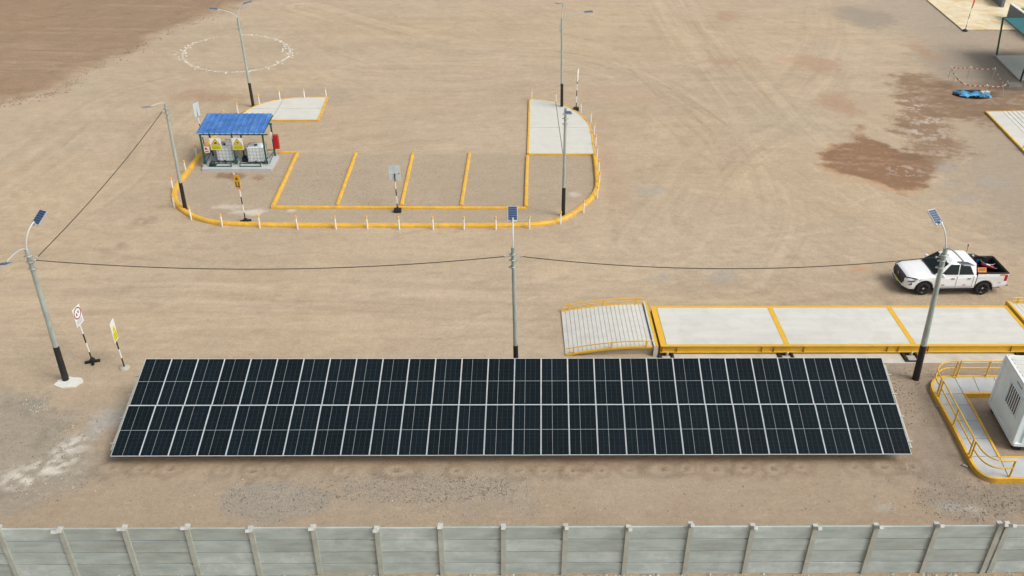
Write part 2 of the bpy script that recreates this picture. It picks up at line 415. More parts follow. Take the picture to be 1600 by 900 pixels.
# bank of darker loose soil, upper left
sdm = poly_sd([at(-900, 175), at(-200, 172)]+pp((0, 162), (50, 152), (95, 141), (125, 118), (170, 95), (215, 76), (262, 50), (330, 26), (385, 6))+[Vector((-22, 110, 0)), Vector((-10, 150, 0)), Vector((-10, 260, 0)), Vector((-260, 260, 0))])
mb_ = 1-sstep(-1.7, .8, sdm+wob1*1.2+.4*wob2)
blend(mb_, (.272, .188, .120), .95)
blend(mb_*sstep(.1, .6, strk2+mid), (.315, .215, .14), .6)
fur = fbm((X+.35*Y)*.05, (Y-.25*X)*1.3+.6*wob1, 77, 4, .7)*2.2
blend(mb_*(1-sstep(4, 9, np.abs(sdm+5)))*sstep(.2, 1, fur)*sstep(-60, -38, X)*(1-sstep(-38, -30, X)), (.40, .28, .20), .45)
blend((1-sstep(0, 2.2, np.abs(sdm-1+wob1)))*sstep(-.3, .5, wob2), (.40, .33, .25), .35)
Z += np.clip(-sdm, 0, 40)*.10*mb_*(np.abs(sdm) < 60)+mb_*(.16*wob1+.10*wob2+.05*fine)
# wet brown stain, right
sdir_ = fbm((X*.97-Y*.24)*.5+.4*wob1, (X*.24+Y*.97)*1.5, 121, 5, .72)
st = soft(poly_sd(pp((1280, 245), (1290, 228), (1335, 222), (1342, 196), (1354, 214), (1388, 232), (1438, 240), (1466, 258), (1452, 272), (1446, 290), (1436, 300), (1404, 304), (1372, 286), (1335, 278), (1290, 264)))+.7*sdir_, .35, .5)
blend(st, (.250, .145, .083), .94); blend(st*sstep(.0, .45, sdir_+.3*fine), (.37, .24, .155), .75); blend(st*sstep(.15, .6, -sdir_+.3*fine), (.20, .125, .075), .7)
blend(st*soft(ell(1405, 262, 22, 12), .8, 1.2)*sstep(.0, .4, wob2+fine), (.50, .42, .35), .7)
rim = st*(1-st)*4*sstep(-.2, .3, wob1); blend(rim, (.45, .28, .15), .5); blend((1-sstep(.05, .5, seg_dist(pp((1286, 262), (1310, 274), (1340, 282), (1372, 288), (1392, 299), (1430, 301)))+.3*wob2))*.8, (.50, .32, .19), .8)
st2 = soft(poly_sd(pp((1392, 118), (1440, 116), (1490, 128), (1600, 140), (1640, 168), (1560, 196), (1500, 188), (1478, 178), (1488, 205), (1508, 236), (1470, 262), (1430, 250), (1416, 215), (1404, 190), (1412, 165), (1400, 135)))+1.3*sdir_, .8, .9)
blend(st2, (.240, .148, .088), .78); blend(st2*sstep(.0, .5, sdir_+.4*fine), (.39, .30, .22), .75); blend(st2*sstep(.1, .5, -sdir_), (.20, .135, .09), .6)
blend(st2*soft(ell(1437, 190, 42, 55), 1, 1)*sstep(.05, .42, sdir_*.8+wob2*.5+fine*.4), (.52, .45, .39), .8)
blend(soft(ell(1500, 140, 90, 26), 1.2, 1)*sstep(0, .6, wob1+.3), (.20, .13, .085), .55)
blend(soft(ell(1520, 172, 60, 12), .8, 1), (.21, .14, .09), .5)
blend(soft(ell(1530, 100, 90, 32), 2, 1), (.29, .25, .20), .65)
blend(soft(ell(1440, 28, 110, 34), 3, 1.4), (.37, .31, .245), .6)
blend(soft(ell(1355, 27, 46, 15), 1, 1), (.30, .26, .205), .7)
for e in ((1272, 98, 34, 15), (1300, 155, 22, 13), (1318, 170, 14, 9), (1433, 72, 12, 9), (1455, 88, 14, 7), (1535, 24, 3, 2), (1140, 97, 24, 4), (1137, 27, 24, 7)):
    blend(soft(ell(*e), .8, .9), (.40, .255, .165), .55)
blend(soft(ell(1225, 90, 12, 9), .8, 1), (.53, .36, .25), .6)
blend(soft(poly_sd(pp((1480, 255), (1600, 235), (1700, 260), (1700, 420), (1600, 400), (1560, 330), (1500, 290))), 2, 1.5), (.37, .30, .225), .55)
for e in ((1480, 262, 16, 5), (1483, 289, 8, 3), (1512, 312, 16, 4), (1545, 285, 20, 8), (1125, 432, 24, 9), (1035, 432, 14, 6), (1020, 300, 20, 9)):
    blend(soft(ell(*e), .5, .6), (.35, .33, .29), .55)
blend(soft(ell(1343, 420, 12, 3), .3, .3), (.50, .30, .17), .7)
blend(soft(ell(948, 250, 12, 60), .8, .6), (.43, .29, .20), .5)
blend(soft(ell(960, 145, 70, 14), 1, 1), (.47, .33, .235), .4)
for e in ((310, 148, 32, 7), (340, 152, 28, 4)): blend(soft(ell(*e), .6, .8), (.38, .245, .15), .7)
blend(soft(ell(300, 138, 45, 22), 1.5, 1), (.42, .32, .23), .4)
blend(soft(ell(228, 345, 14, 6), .3, .5), (.27, .21, .15), .6)
blend(soft(ell(190, 382, 6, 3), .2, .3), (.27, .21, .15), .5)
# rough gravelly ground inside the island, paler scuffs
isl = soft(poly_sd(pp((270, 300), (330, 345), (820, 352), (930, 300), (925, 220), (830, 240), (440, 240), (300, 250))), .5, .1)
blend(isl, (.385, .31, .225), .6); blend(isl*sstep(.1, .6, fine+wob2*.8), (.33, .28, .21), .5)
for e in ((362, 323, 22, 3), (378, 331, 20, 3), (398, 330, 12, 3), (897, 304, 10, 4), (455, 329, 5, 2)):
    blend(soft(ell(*e), .15, .35), (.62, .56, .47), .6)
for e in ((372, 276, 14, 4), (398, 278, 10, 3), (350, 275, 8, 3)): blend(soft(ell(*e), .2, .4), (.24, .14, .09), .75)
blend(soft(ell(480, 150, 70, 16), .8, 1), (.37, .30, .23), .55)
blend(soft(ell(720, 130, 90, 18), 3, 1.5), (.41, .33, .245), .4)
# foreground left: grey churned soil with pale caliche
g1 = soft(poly_sd(pp((-60, 600), (60, 612), (110, 640), (150, 690), (120, 740), (60, 800), (-60, 822), (-200, 700))), 1.0, 1.3)
blend(g1, (.325, .285, .225), .8); blend(g1*sstep(.05, .5, wob2+wob1), (.25, .215, .165), .7)
blend(soft(ell(60, 632, 24, 12), .4, .6), (.27, .25, .20), .7)
blend(soft(ell(172, 655, 34, 20), .8, .9), (.42, .40, .36), .75)
g2 = soft(ell(113, 692, 26, 24), .6, .8); blend(g2*sstep(-.35, .45, wob2*1.3+.15*diag+1.1*fine), (.72, .685, .62), .85)
g3 = soft(ell(55, 752, 48, 26), .6, .9); blend(g3*sstep(-.05, .5, diag*.75+wob2*.9+.8*fine), (.70, .655, .57), .8)
blend(soft(ell(205, 690, 30, 45), .6, .8), (.30, .25, .185), .45)
g4 = soft(ell(430, 782, 82, 34), .25, .35); blend(g4, (.315, .285, .235), .75)
g5 = soft(ell(640, 762, 170, 26), .8, 1.0); blend(g5, (.32, .28, .22), .65)
g6 = soft(ell(1000, 765, 90, 24), 1, 1); blend(g6, (.42, .34, .26), .5)
g7 = soft(poly_sd(pp((1455, 680), (1520, 745), (1700, 745), (1700, 830), (1520, 815), (1440, 790), (1430, 735))), .8, .9)
blend(g7, (.27, .225, .175), .72); blend(soft(ell(1525, 797, 12, 6), .3, .5), (.58, .54, .47), .7); blend(soft(ell(1478, 793, 16, 8), .4, .5), (.40, .40, .36), .7)
blend(soft(ell(1385, 793, 12, 5), .4, .4), (.45, .44, .40), .6)
blend(soft(poly_sd(pp((1440, 560), (1600, 560), (1700, 720), (1530, 720), (1400, 640), (1390, 560))), .8, .8), (.36, .28, .205), .6)
blend(soft(ell(1390, 566, 40, 8), .3, .6), (.38, .32, .25), .6)
gravel = np.clip(isl*.55+g4+g5*.9+g1*.4+g7*.6+g6*.3, 0, 1)
# drip craters under the lower edge of the array
crx = [(174, 731), (220, 733), (267, 733), (348, 735), (394, 737), (442, 735), (532, 735), (620, 735), (713, 736), (808, 735), (849.5, 735), (895, 734.5), (939, 734.5), (983, 734.5), (1035, 733), (1073, 733), (1116, 733), (1161, 732), (1208, 732), (1250, 730), (1335, 731), (1379, 729.5), (1424, 728)]
for i, (a, b) in enumerate(crx):
    c = at(a, b); d = np.hypot(X-c.x, (Y-c.y)*1.15); k = .75+.45*((i*37) % 10)/10; d = d*(1+.35*fine+.25*wob2)*(.95+.3*((i*53) % 7)/7)
    if i in (7, 14): d = np.hypot((X-c.x)*.6, (Y-c.y)*1.2)
    Z += np.where(d < 1.4, .035*k*np.exp(-((d-.27)/.11)**2)-.05*k*np.exp(-(d/.13)**2), 0)
    blend(np.exp(-(d/.10)**2), (.15, .10, .07), .75*k); blend(np.exp(-((d-.24)/.08)**2), (.44, .35, .25), .5*k)
    blend(np.exp(-((d-.52)/.17)**2), (.235, .178, .12), .5*k)
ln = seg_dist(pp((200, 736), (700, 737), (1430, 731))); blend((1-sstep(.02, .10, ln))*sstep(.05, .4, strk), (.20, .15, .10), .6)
ln = seg_dist(pp((180, 722), (800, 726), (1420, 718))); blend(1-sstep(.1, .55, ln), (.29, .205, .13), .4)  # brown soil strip, with shade below the panel edge painted into it
# pit under the tarp
tp = at(1520, 146); Z -= .5*np.exp(-(((X-tp.x)/1.5)**2+((Y-tp.y)/1.0)**2)**2)
# loose spoil along the outer foot of the wall
Z += np.where(Y < 21.32, .05*np.clip(wob2+.3, 0, 1)*(1-sstep(.1, .8, 21.32-Y)), 0)
base = np.clip(base*(1+.05*fine[:, None]), .02, .85)
nx, ny = len(gx), len(gy)
me = bpy.data.meshes.new('ground')
me.vertices.add(nx*ny); me.vertices.foreach_set('co', np.stack([X, Y, Z], -1).astype(np.float32).ravel())
ii = (np.arange(ny-1)[:, None]*nx+np.arange(nx-1)[None, :]).ravel()
fc = np.stack([ii, ii+1, ii+1+nx, ii+nx], -1).astype(np.int32)
me.loops.add(fc.size); me.loops.foreach_set('vertex_index', fc.ravel())
me.polygons.add(len(fc)); me.polygons.foreach_set('loop_start', np.arange(0, fc.size, 4, dtype=np.int32))
me.update(calc_edges=True)
me.polygons.foreach_set('use_smooth', np.ones(len(fc), bool))
ca = me.color_attributes.new('soil', 'FLOAT_COLOR', 'POINT')
ca.data.foreach_set('color', np.concatenate([base, gravel[:, None]], 1).astype(np.float32).ravel())
def soil_mat():
    m = bpy.data.materials.new('dry_soil'); m.use_nodes = True; t = m.node_tree; b = t.nodes['Principled BSDF']; N = t.nodes.new; L = t.links.new
    b.inputs['Roughness'].default_value = .95; b.inputs['Specular IOR Level'].default_value = .15
    at_ = N('ShaderNodeAttribute'); at_.attribute_name = 'soil'
    geo = N('ShaderNodeNewGeometry'); P = geo.outputs['Position']
    def noise(sc, det, ro=.6, vec=P):
        n = N('ShaderNodeTexNoise'); n.inputs['Scale'].default_value = sc; n.inputs['Detail'].default_value = det; n.inputs['Roughness'].default_value = ro; L(vec, n.inputs['Vector']); return n.outputs['Fac']
    def mth(op, a, c=None):
        n = N('ShaderNodeMath'); n.operation = op
        for i, v in enumerate((a, c)):
            if v is None: continue
            if isinstance(v, (int, float)): n.inputs[i].default_value = v
            else: L(v, n.inputs[i])
        return n.outputs[0]
    mp = N('ShaderNodeMapping'); mp.inputs['Scale'].default_value = (.35, 1.5, 1); mp.inputs['Rotation'].default_value = (0, 0, .12); L(P, mp.inputs[0])
    n1 = noise(5.5, 6, .72); n2 = noise(1.7, 7, .75, mp.outputs[0]); n3 = noise(22, 3, .6)
    f = mth('MULTIPLY', mth('SUBTRACT', n1, .5), .55)
    f = mth('ADD', f, mth('MULTIPLY', mth('SUBTRACT', n2, .5), .30))
    gr = mth('MULTIPLY', mth('SUBTRACT', n3, .5), mth('ADD', mth('MULTIPLY', at_.outputs['Alpha'], .95), .46))
    f = mth('ADD', f, gr); f = mth('ADD', f, 1.0)
    vm = N('ShaderNodeVectorMath'); vm.operation = 'SCALE'; L(at_.outputs['Color'], vm.inputs[0]); L(f, vm.inputs['Scale'])
    # scattered dark grains and pale chips
    vo = N('ShaderNodeTexVoronoi'); vo.inputs['Scale'].default_value = 5; L(P, vo.inputs['Vector'])
    sp = mth('MULTIPLY', mth('LESS_THAN', vo.outputs['Distance'], .13), .30)
    mx = N('ShaderNodeMix'); mx.data_type = 'RGBA'; L(vm.outputs[0], mx.inputs[6])
    vc = N('ShaderNodeValToRGB'); vc.color_ramp.elements[0].color = (.12, .09, .07, 1); vc.color_ramp.elements[1].color = (.60, .52, .42, 1); vc.color_ramp.elements[0].position = .55; vc.color_ramp.elements[1].position = .6
    sx = N('ShaderNodeSeparateXYZ'); L(vo.outputs['Color'], sx.inputs[0]); L(sx.outputs[0], vc.inputs[0]); L(vc.outputs[0], mx.inputs[7]); L(mth('MULTIPLY', sp, mth('GREATER_THAN', sx.outputs[1], .55)), mx.inputs[0])
    L(mx.outputs[2], b.inputs['Base Color'])
    bp = N('ShaderNodeBump'); bp.inputs['Strength'].default_value = .7; bp.inputs['Distance'].default_value = .05
    L(mth('ADD', mth('ADD', n1, mth('MULTIPLY', n3, .35)), mth('MULTIPLY', n2, .6)), bp.inputs['Height']); L(bp.outputs[0], b.inputs['Normal'])
    return m
me.materials.append(soil_mat())
ground = bpy.data.objects.new('ground', me); C.objects.link(ground); ground['kind'] = 'structure'

# loose stones, too many to count
def scatter(name, n, areas, rmin, rmax, m, label):
    mb = MB()
    for k in range(n):
        px0, py0, rx, ry = random.choice(areas)
        a = random.uniform(0, 2*PI); q = math.sqrt(random.random())
        p = at(px0+rx*q*math.cos(a), py0+ry*q*math.sin(a))
        if 26.7 < p.y < 31.5 and abs(p.x) < 17: continue
        r = rmin+(rmax-rmin)*random.random()**3
        mb.blob((p.x, p.y, r*.3), r)
    return solo(mb, name, m, (0, 0, 0), label, 'gravel', kind='stuff')
M['peb'] = mat('pebble', (.30, .26, .21), .9, var=.5, vscale=5)
M['chip'] = mat('pale_chip', (.62, .57, .49), .9, var=.2, vscale=5)
scatter('gravel', 9000, [(430, 782, 85, 34), (640, 762, 170, 24), (640, 762, 170, 24), (800, 770, 800, 40), (60, 700, 110, 90), (1520, 780, 100, 35), (900, 890, 900, 8), (620, 285, 190, 36), (560, 300, 250, 40), (1420, 610, 60, 60)], .012, .045, M['peb'], 'loose dark pebbles scattered on the bare soil')
scatter('pale_chips', 900, [(640, 770, 500, 40), (110, 690, 30, 28), (60, 750, 60, 30), (1440, 190, 50, 60), (480, 300, 220, 50), (1200, 400, 200, 50), (60, 632, 24, 12), (900, 330, 90, 20)], .012, .035, M['chip'], 'small pale stone chips scattered on the soil')
mb = MB()
edge_px = [(0, 162), (50, 152), (95, 141), (125, 118), (170, 95), (215, 76), (262, 50), (330, 26)]
for k in range(500):
    i = random.randrange(7); t = random.random(); px = edge_px[i][0]*(1-t)+edge_px[i+1][0]*t+random.gauss(-4, 9); py = edge_px[i][1]*(1-t)+edge_px[i+1][1]*t+random.gauss(0, 4)
    p = at(px, py); mb.blob((p.x, p.y, .02), random.uniform(.03, .10), jit=.4)
M['clod'] = mat('soil_clod', (.30, .22, .15), .95, var=.2)
solo(mb, 'soil_clods', M['clod'], (0, 0, 0), 'loose clods along the foot of the brown soil bank', 'soil clods', kind='stuff')
mb = MB()
for k in range(420):
    x = random.uniform(-19, 20); mb.blob((x, 21.32-abs(random.gauss(0.15, .18))-.05, .02), random.uniform(.02, .09)*random.random()**.5+.01, jit=.4)
solo(mb, 'rubble', M['concrete_old'], (0, 0, 0), 'rubble and clods along the outer foot of the precast wall', 'rubble', kind='stuff')

# ------------------------------------------------------------------ precast boundary wall
WY, WH, TH = 21.34, 2.33, .06
tops = [2, 98, 197, 294, 393, 490, 589, 688, 786.5, 884, 982, 1080, 1176.5, 1274, 1369, 1464, 1562]
px_x = [at(t, 825-abs(t-860)/860*6.0, WH).x for t in tops]
step = (px_x[-1]-px_x[0])/16
px_x = [px_x[0]-step*k for k in (3, 2, 1)]+px_x+[px_x[-1]+step*k for k in (1, 2, 3)]
wall = thing('precast_wall', (0, WY, 0), 'grey precast concrete boundary wall with four planks per bay and posts', 'wall')
def postmesh():
    mb = MB()
    mb.prism([(-.085, -.10), (.085, -.10), (.085, .07), (-.085, .07)], -.1, WH+.02)
    return mb.mesh('post', M['precast_post'])
def armmesh():
    mb = MB(); d = Vector((0, -1, 1)).normalized()
    a = Vector((0, -.02, WH-.04)); mb.bar(a, a+d*.47, .13, .11)
    mb.box((0, .0, WH+.035), (.17, .17, .05))
    return mb.mesh('post_arm', M['precast_arm'])
M['precast_arm'] = mat('precast_arm_skylit', (.48, .50, .46), .9, var=.16, vscale=3, bump=.3)  # paler than the posts: sky light on the arms put into the colour
pm, am = postmesh(), armmesh()
for i, x in enumerate(px_x):
    p = link('post', pm, wall, (x, random.uniform(-.01, .01), random.uniform(-.02, .02)))
    a = link('post_arm', am, p, (0, 0, 0)); a.rotation_euler = (random.uniform(-.05, .05), 0, random.uniform(-.06, .06))
M['precast2'] = mat('precast_concrete_pale', (.40, .46, .43), .9, var=.16, vscale=1.5, grime=.9, gcol=(.58, .64, .61), bump=.35, stretch=(.5, 1, 2.2))
M['precast3'] = mat('precast_concrete_dark', (.35, .40, .37), .9, var=.17, vscale=1.7, grime=.7, gcol=(.30, .31, .26), bump=.35, stretch=(.5, 1, 2.2))
pk = {}
def plank(L, k):
    key = (round(L, 3), k)
    if key not in pk:
        mb = MB(); h = WH/4-.034
        mb.prism([(-L/2, -TH/2), (L/2, -TH/2), (L/2, TH/2), (-L/2, TH/2)], 0, h)
        me_ = mb.mesh('plank', M[('precast', 'precast2', 'precast3')[k]]); pk[key] = me_
    return pk[key]
for i in range(len(px_x)-1):
    xa, xb = px_x[i]+.05, px_x[i+1]-.05
    for j in range(4):
        k = random.choice((0, 0, 1, 1, 2)) if not (4 <= i <= 5 and j > 1) else 2
        o = link('plank', plank(xb-xa, k), wall, ((xa+xb)/2, random.uniform(-.014, .014)+(.006 if j % 2 else 0), j*WH/4+random.uniform(0, .006)))
        o.rotation_euler.x = random.uniform(-.01, .01)
MB().box((0, WY+.034, WH/2-.03), (38.5, .012, WH-.08)).build('joint_backing', M['joint'], wall)  # dark sheet behind the planks, seen through the gaps between them
# doubled corner post on the right
o = link('post', pm, wall, (px_x[19]+.26, .02, .02)); a = link('post_arm', am, o, (0, 0, 0))

# ------------------------------------------------------------------ solar array
TILT = .3133
zt, Yt = 2.0248, 31.3522
def onplane(px, py):
    d = FW + RT*((px-800)/FPX) + UP*((450-py)/FPX)
    n = Vector((0, -math.sin(TILT), math.cos(TILT))); p0 = Vector((0, Yt, zt))
    t = (p0-Vector((0, 0, CAMZ))).dot(n)/d.dot(n)
    return Vector((0, 0, CAMZ))+d*t
TL, TR, BL, BR = onplane(228.3, 560.3), onplane(1377.3, 558.8), onplane(171.5, 713), onplane(1425.5, 709.5)
def gridp(u, v):       # u 0..28, v 0 (upper edge) .. 2
    return TL.lerp(TR, u/28).lerp(BL.lerp(BR, u/28), v/2)
arr = thing('solar_array', (TL.lerp(BR, .5).x, TL.lerp(BR, .5).y, 0), 'long tilted array of 56 dark solar panels in two rows on a steel frame', 'solar array')
PW = (TL-TR).length/28; PL = (TL-BL).length/2
fw, fl = PW-.012, PL-.018
SH = .0284
def shear(mb):
    mb.v = [(x+SH*y, y, z) for x, y, z in mb.v]; return mb
def panel_frame():
    mb = MB(); t = .014; th = .035
    mb.box((0, fl/2-t/2, -th/2), (fw, t, th)); mb.box((0, -fl/2+t/2, -th/2), (fw, t, th))
    mb.box((fw/2-t/2, 0, -th/2), (t, fl-2*t, th)); mb.box((-fw/2+t/2, 0, -th/2), (t, fl-2*t, th))
    return shear(mb).mesh('frame', M['frame'])
def panel_back():
    mb = MB(); t = .02
    mb.box((0, 0, -.0125), (fw-2*t, fl-2*t, .012))
    return shear(mb).mesh('backsheet', M['frame'])
def panel_half(s):
    mb = MB(); t = .021; h = (fl/2-.02-.008)
    c = s*(.008+h/2)
    mb.box((0, c, -.0045), (fw-2*t+.006, h, .003))
    return shear(mb).mesh('glass', M['cells'])
mid_ = shear(MB().box((0, 0, -.0035), (fw-.028, .012, .006))).mesh('mid_seam', M['midline'])
fm_, bk_, g1_, g2_ = panel_frame(), panel_back(), panel_half(1), panel_half(-1)
n = Vector((0, -math.sin(TILT), math.cos(TILT)))
for v in (0, 1):
    for u in range(28):
        c = (gridp(u, v)+gridp(u+1, v)+gridp(u, v+1)+gridp(u+1, v+1))/4
        xdir = (gridp(u+1, v+.5)-gridp(u, v+.5)).normalized(); ydir = n.cross(xdir).normalized()
        R = Matrix((xdir, ydir, n)).transposed().to_4x4()
        tilt = Matrix.Rotation(random.gauss(0, .0022), 4, 'X') @ Matrix.Rotation(random.gauss(0, .0025), 4, 'Y')
        f = link('solar_panel', bk_, arr); f.matrix_basis = Matrix.Translation(c-arr.location) @ R @ tilt
        link('frame', fm_, f); link('mid_seam', mid_, f); link('glass', g1_, f); link('glass', g2_, f)
# substructure
for (v, ex) in ((.36, .45), (.77, .42), (1.24, .40), (1.74, .40)):
    a, b = gridp(0, v), gridp(28, v); d = (b-a).normalized()
    MB().bar(a-d*.20-n*.065, b+d*ex*.5-n*.065, .05, .05, up=n).build('purlin', M['steel'], arr)
M['rafter'] = mat('rafter_galvanised', (.48, .47, .36), .5, .3, var=.1)
for k in range(10):
    u = .0-.075+k*(28.15/9)
    a, b = gridp(u, .12), gridp(u, 1.86)
    MB().bar(a-n*.13, b-n*.13, .06, .08, up=n).build('rafter', M['rafter'], arr)
    pr = gridp(u, .5)-n*.17; pf = gridp(u, 1.62)-n*.17
    for p in (pr, pf):
        MB().prism([(p.x-.04, p.y-.04), (p.x+.04, p.y-.04), (p.x+.04, p.y+.04), (p.x-.04, p.y+.04)], -.05, p.z).build('leg', M['steel'], arr)
    MB().bar((pr.x, pr.y, .4), (pf.x, pf.y, pf.z-.05), .04, .04).build('brace', M['steel'], arr)

# ------------------------------------------------------------------ lamp posts
def lamp_post(base, top, blackh, heads, label, r0=.12, r1=.075, footing=None, clamps=True, H=7.0, insul=()):
    b = at(*base); t = at(top[0], top[1], H)
    t = Vector((b.x+(t.x-b.x), b.y+max(-.25, min(.25, t.y-b.y)), H))
    root = thing('lamp_post', b, label, 'lamp post', 'solar lamp posts around the yard')
    ax = t-b
    k = blackh/H
    MB().tube([b+Vector((0, 0, -.2)), b+ax*k], [r0*1.03, r0-(r0-r1)*k+.004], 14, cap=True).build('painted_base', M['black'], root)
    MB().tube([b+ax*(k-.001), b+ax*.5, t], [r0-(r0-r1)*k, (r0+r1)/2-.005, r1], 14).build('pole', M['pole'], root)
    if clamps:
        for q in (.35, .62, .95):
            c = t-Vector((0, 0, q))
            MB().lathe([(r1+.012, -.04), (r1+.035, -.03), (r1+.035, .03), (r1+.012, .04)], 12, c).box(c+Vector((r1+.06, 0, 0)), (.09, .035, .05)).box(c-Vector((r1+.06, 0, 0)), (.09, .035, .05)).build('clamp', M['pole'], root)
    for hp in heads:
        # hp: pixel of head centre, height, aim (horizontal direction), tilt
        hc = at(hp[0], hp[1], hp[2])
        s = t-Vector((0, 0, .12)); dv = hc-s; hor = Vector((dv.x, dv.y, 0))
        e = hc-hor.normalized()*.26-Vector((0, 0, .06))
        p1 = s+Vector((0, 0, .02)); c1 = s+Vector((0, 0, (e.z-s.z)*.72))+hor*.10
        path = []
        for i in range(11):
            q = i/10; path.append((1-q)**2*p1+2*q*(1-q)*c1+q*q*e)
        arm = MB().tube([s-Vector((0, 0, .35))]+path, .032, 8).build('arm', M['arm'], root)
        hd = hor.normalized(); side = Vector((hd.y, -hd.x, 0)); tl = hp[3]
        dr = (hd*math.cos(tl)+Vector((0, 0, math.sin(tl)))).normalized(); up = side.cross(dr)
        if up.z < 0: up = -up
        R = Matrix((dr, up.cross(dr), up)).transposed()
        Lh, Wh = .74, .42
        body = MB()
        pl = [(-Lh/2, -Wh*.36), (-Lh/2+.06, -Wh/2), (Lh/2, -Wh/2), (Lh/2, Wh/2), (-Lh/2+.06, Wh/2), (-Lh/2, Wh*.36)]
        vs = [hc+R @ Vector((x, y, z)) for z in (-.055, -.002) for x, y in pl]; nn = 6
        body.add(vs, [list(range(nn))[::-1], list(range(nn, 2*nn))]+[(i, (i+1) % nn, (i+1) % nn+nn, i+nn) for i in range(nn)])
        body.tube([e-dr*.03, hc-dr*(Lh/2-.06)-up*.03], .042, 8)
        bo = body.build('lamp_head', M['arm2'], root)
        cell = MB()
        for i in range(6):
            x0 = -Lh/2+.075+i*(Lh-.10)/6
            cell.box(hc+R @ Vector((x0+(Lh-.10)/12, 0, .003)), ((Lh-.10)/6-.012, Wh-.05, .006), R)
        cell.build('solar_cell', M['lampcell'], bo)
        led = MB().box(hc+R @ Vector((.05, 0, -.062)), (.36, .2, .012), R); led.build('light_strip', M['signw'], bo)
    for (ix, iy) in insul:
        c = t+Vector((ix, iy, -.45))
        MB().bar(t-Vector((0, 0, .45)), c, .02, .02).lathe([(.01, -.05), (.045, -.04), (.03, 0), (.045, .03), (.01, .05)], 10, c).build('insulator', M['ceramic'], root)
    return root, t
M['arm2'] = mat('lamp_head_casting', (.46, .49, .50), .45, .3)
M['lampcell'] = mat('lamp_solar_cell', (.028, .060, .135), .28, var=.15)
T1, t1 = lamp_post((103, 594), (40, 390), 1.95, [(60.5, 340, 8.0, .6), (6, 412, 7.55, .35)], 'grey lamp post with two solar heads on a pale footing left of the array', r0=.145, r1=.09, insul=((.28, .06), (.30, -.16)))
T2, t2 = lamp_post((290, 328), (254, 165), 1.9, [(231, 167, 7.35, .30)], 'grey lamp post with one solar head inside the left kerb curve by the shelter', insul=((-.2, -.1),))
T3, t3 = lamp_post((396, 167), (374.5, 23), 1.95, [(334, 13.5, 7.6, .10), (386, 4, 8.0, .20)], 'grey lamp post with two solar heads behind the shelter by the left concrete pad')
T4, t4 = lamp_post((878, 168), (878, 28), 1.95, [(875.5, 5.5, 8.1, .25), (919, 18, 7.5, .1)], 'grey lamp post with two solar heads on the far end of the right concrete pad')
T5, t5 = lamp_post((880, 337), (884, 170), 1.95, [(887.5, 175.5, 7.3, .15)], 'grey lamp post inside the right kerb curve, its black base near the yellow kerb')
T6, t6 = lamp_post((807, 592), (801.5, 386), 1.95, [(801, 334, 8.0, .6)], 'grey lamp post with one solar head behind the middle of the solar array', r0=.12, r1=.08, insul=((-.35, 0), (.35, 0)))
T7, t7 = lamp_post((1431, 592), (1478, 387), 1.95, [(1462, 339, 8.0, .6), (1509, 411, 7.5, .35)], 'grey lamp post with two solar heads between the array and the yellow railed walkway', r0=.155, r1=.095, insul=((-.3, 0),))
c = at(108, 598)
mb = MB(); pl = []
for i in range(14):
    a = 2*PI*i/14; k = random.uniform(.85, 1.12); pl.append((c.x+.62*k*math.cos(a), c.y+.40*k*math.sin(a)))
mb.prism(pl, -.05, .045)
solo(mb, 'concrete_footing', M['footing'] if 'footing' in M else mat('pale_footing', (.66, .65, .58), .9, var=.08, vscale=4, bump=.4), (c.x, c.y, 0), 'pale concrete footing on the ground around the left lamp post', 'footing')
def cable(a, b, sag, label, kink=0):
    P = []
    for i in range(41):
        q = i/40; p = a.lerp(b, q); p.z -= sag*4*q*(1-q)+kink*.015*math.sin(q*60); P.append(p)
    solo(MB().tube(P, .019, 5), 'overhead_cable', M['cable'], tuple(a), label, 'cable', 'overhead cables between the lamp posts')
dz = Vector((0, 0, -.45))
cable(t1+Vector((.30, -.16, -.45)), t6+Vector((-.35, 0, -.45)), .52, 'thin dark cable hanging from the left lamp post to the middle one')
cable(t6+Vector((.35, 0, -.45)), t7+Vector((-.3, 0, -.45)), .58, 'thin dark cable hanging from the middle lamp post to the one by the walkway')
cable(t1+Vector((.28, .06, -.45)), t2+Vector((-.2, -.1, -.45)), .25, 'thin dark cable running back from the left lamp post to the one by the shelter')

# ------------------------------------------------------------------ kerbs, pads
def smooth_path(P, sub=5):
    Q = []
    for i in range(len(P)-1):
        p0, p1, p2, p3 = P[max(i-1, 0)], P[i], P[i+1], P[min(i+2, len(P)-1)]
        for k in range(sub):
            t = k/sub; Q.append(.5*((2*p1)+(p2-p0)*t+(2*p0-5*p1+4*p2-p3)*t*t+(3*p1-p0-3*p2+p3)*t**3))
    Q.append(P[-1]); return Q
def resample(P, ds):
    out = [P[0]]; acc = 0
    for a, b in zip(P[:-1], P[1:]):
        L = (b-a).length
        if L < 1e-6: continue
        pos = 0
        while acc+(L-pos) >= ds:
            pos += ds-acc; out.append(a.lerp(b, pos/L)); acc = 0
        acc += L-pos
    if (out[-1]-P[-1]).length > ds*.3: out.append(P[-1])
    return out
def sweep(mb, P, prof, mi=0):
    """prof: list of (offset, z) from one foot over the top to the other"""
    vs = []; n_ = len(P); m = len(prof)
    for i, p in enumerate(P):
        tn = (P[min(i+1, n_-1)]-P[max(i-1, 0)]); tn.z = 0; tn.normalize(); nr = Vector((-tn.y, tn.x, 0))
        for o, z in prof: vs.append(p+nr*o+Vector((0, 0, z)))
    fs = [(i*m+k, i*m+k+1, (i+1)*m+k+1, (i+1)*m+k) for i in range(n_-1) for k in range(m-1)]
    mb.add(vs, fs, mi); mb.add(vs, [list(range(m)), list(range((n_-1)*m, n_*m))[::-1]], mi)
    return mb
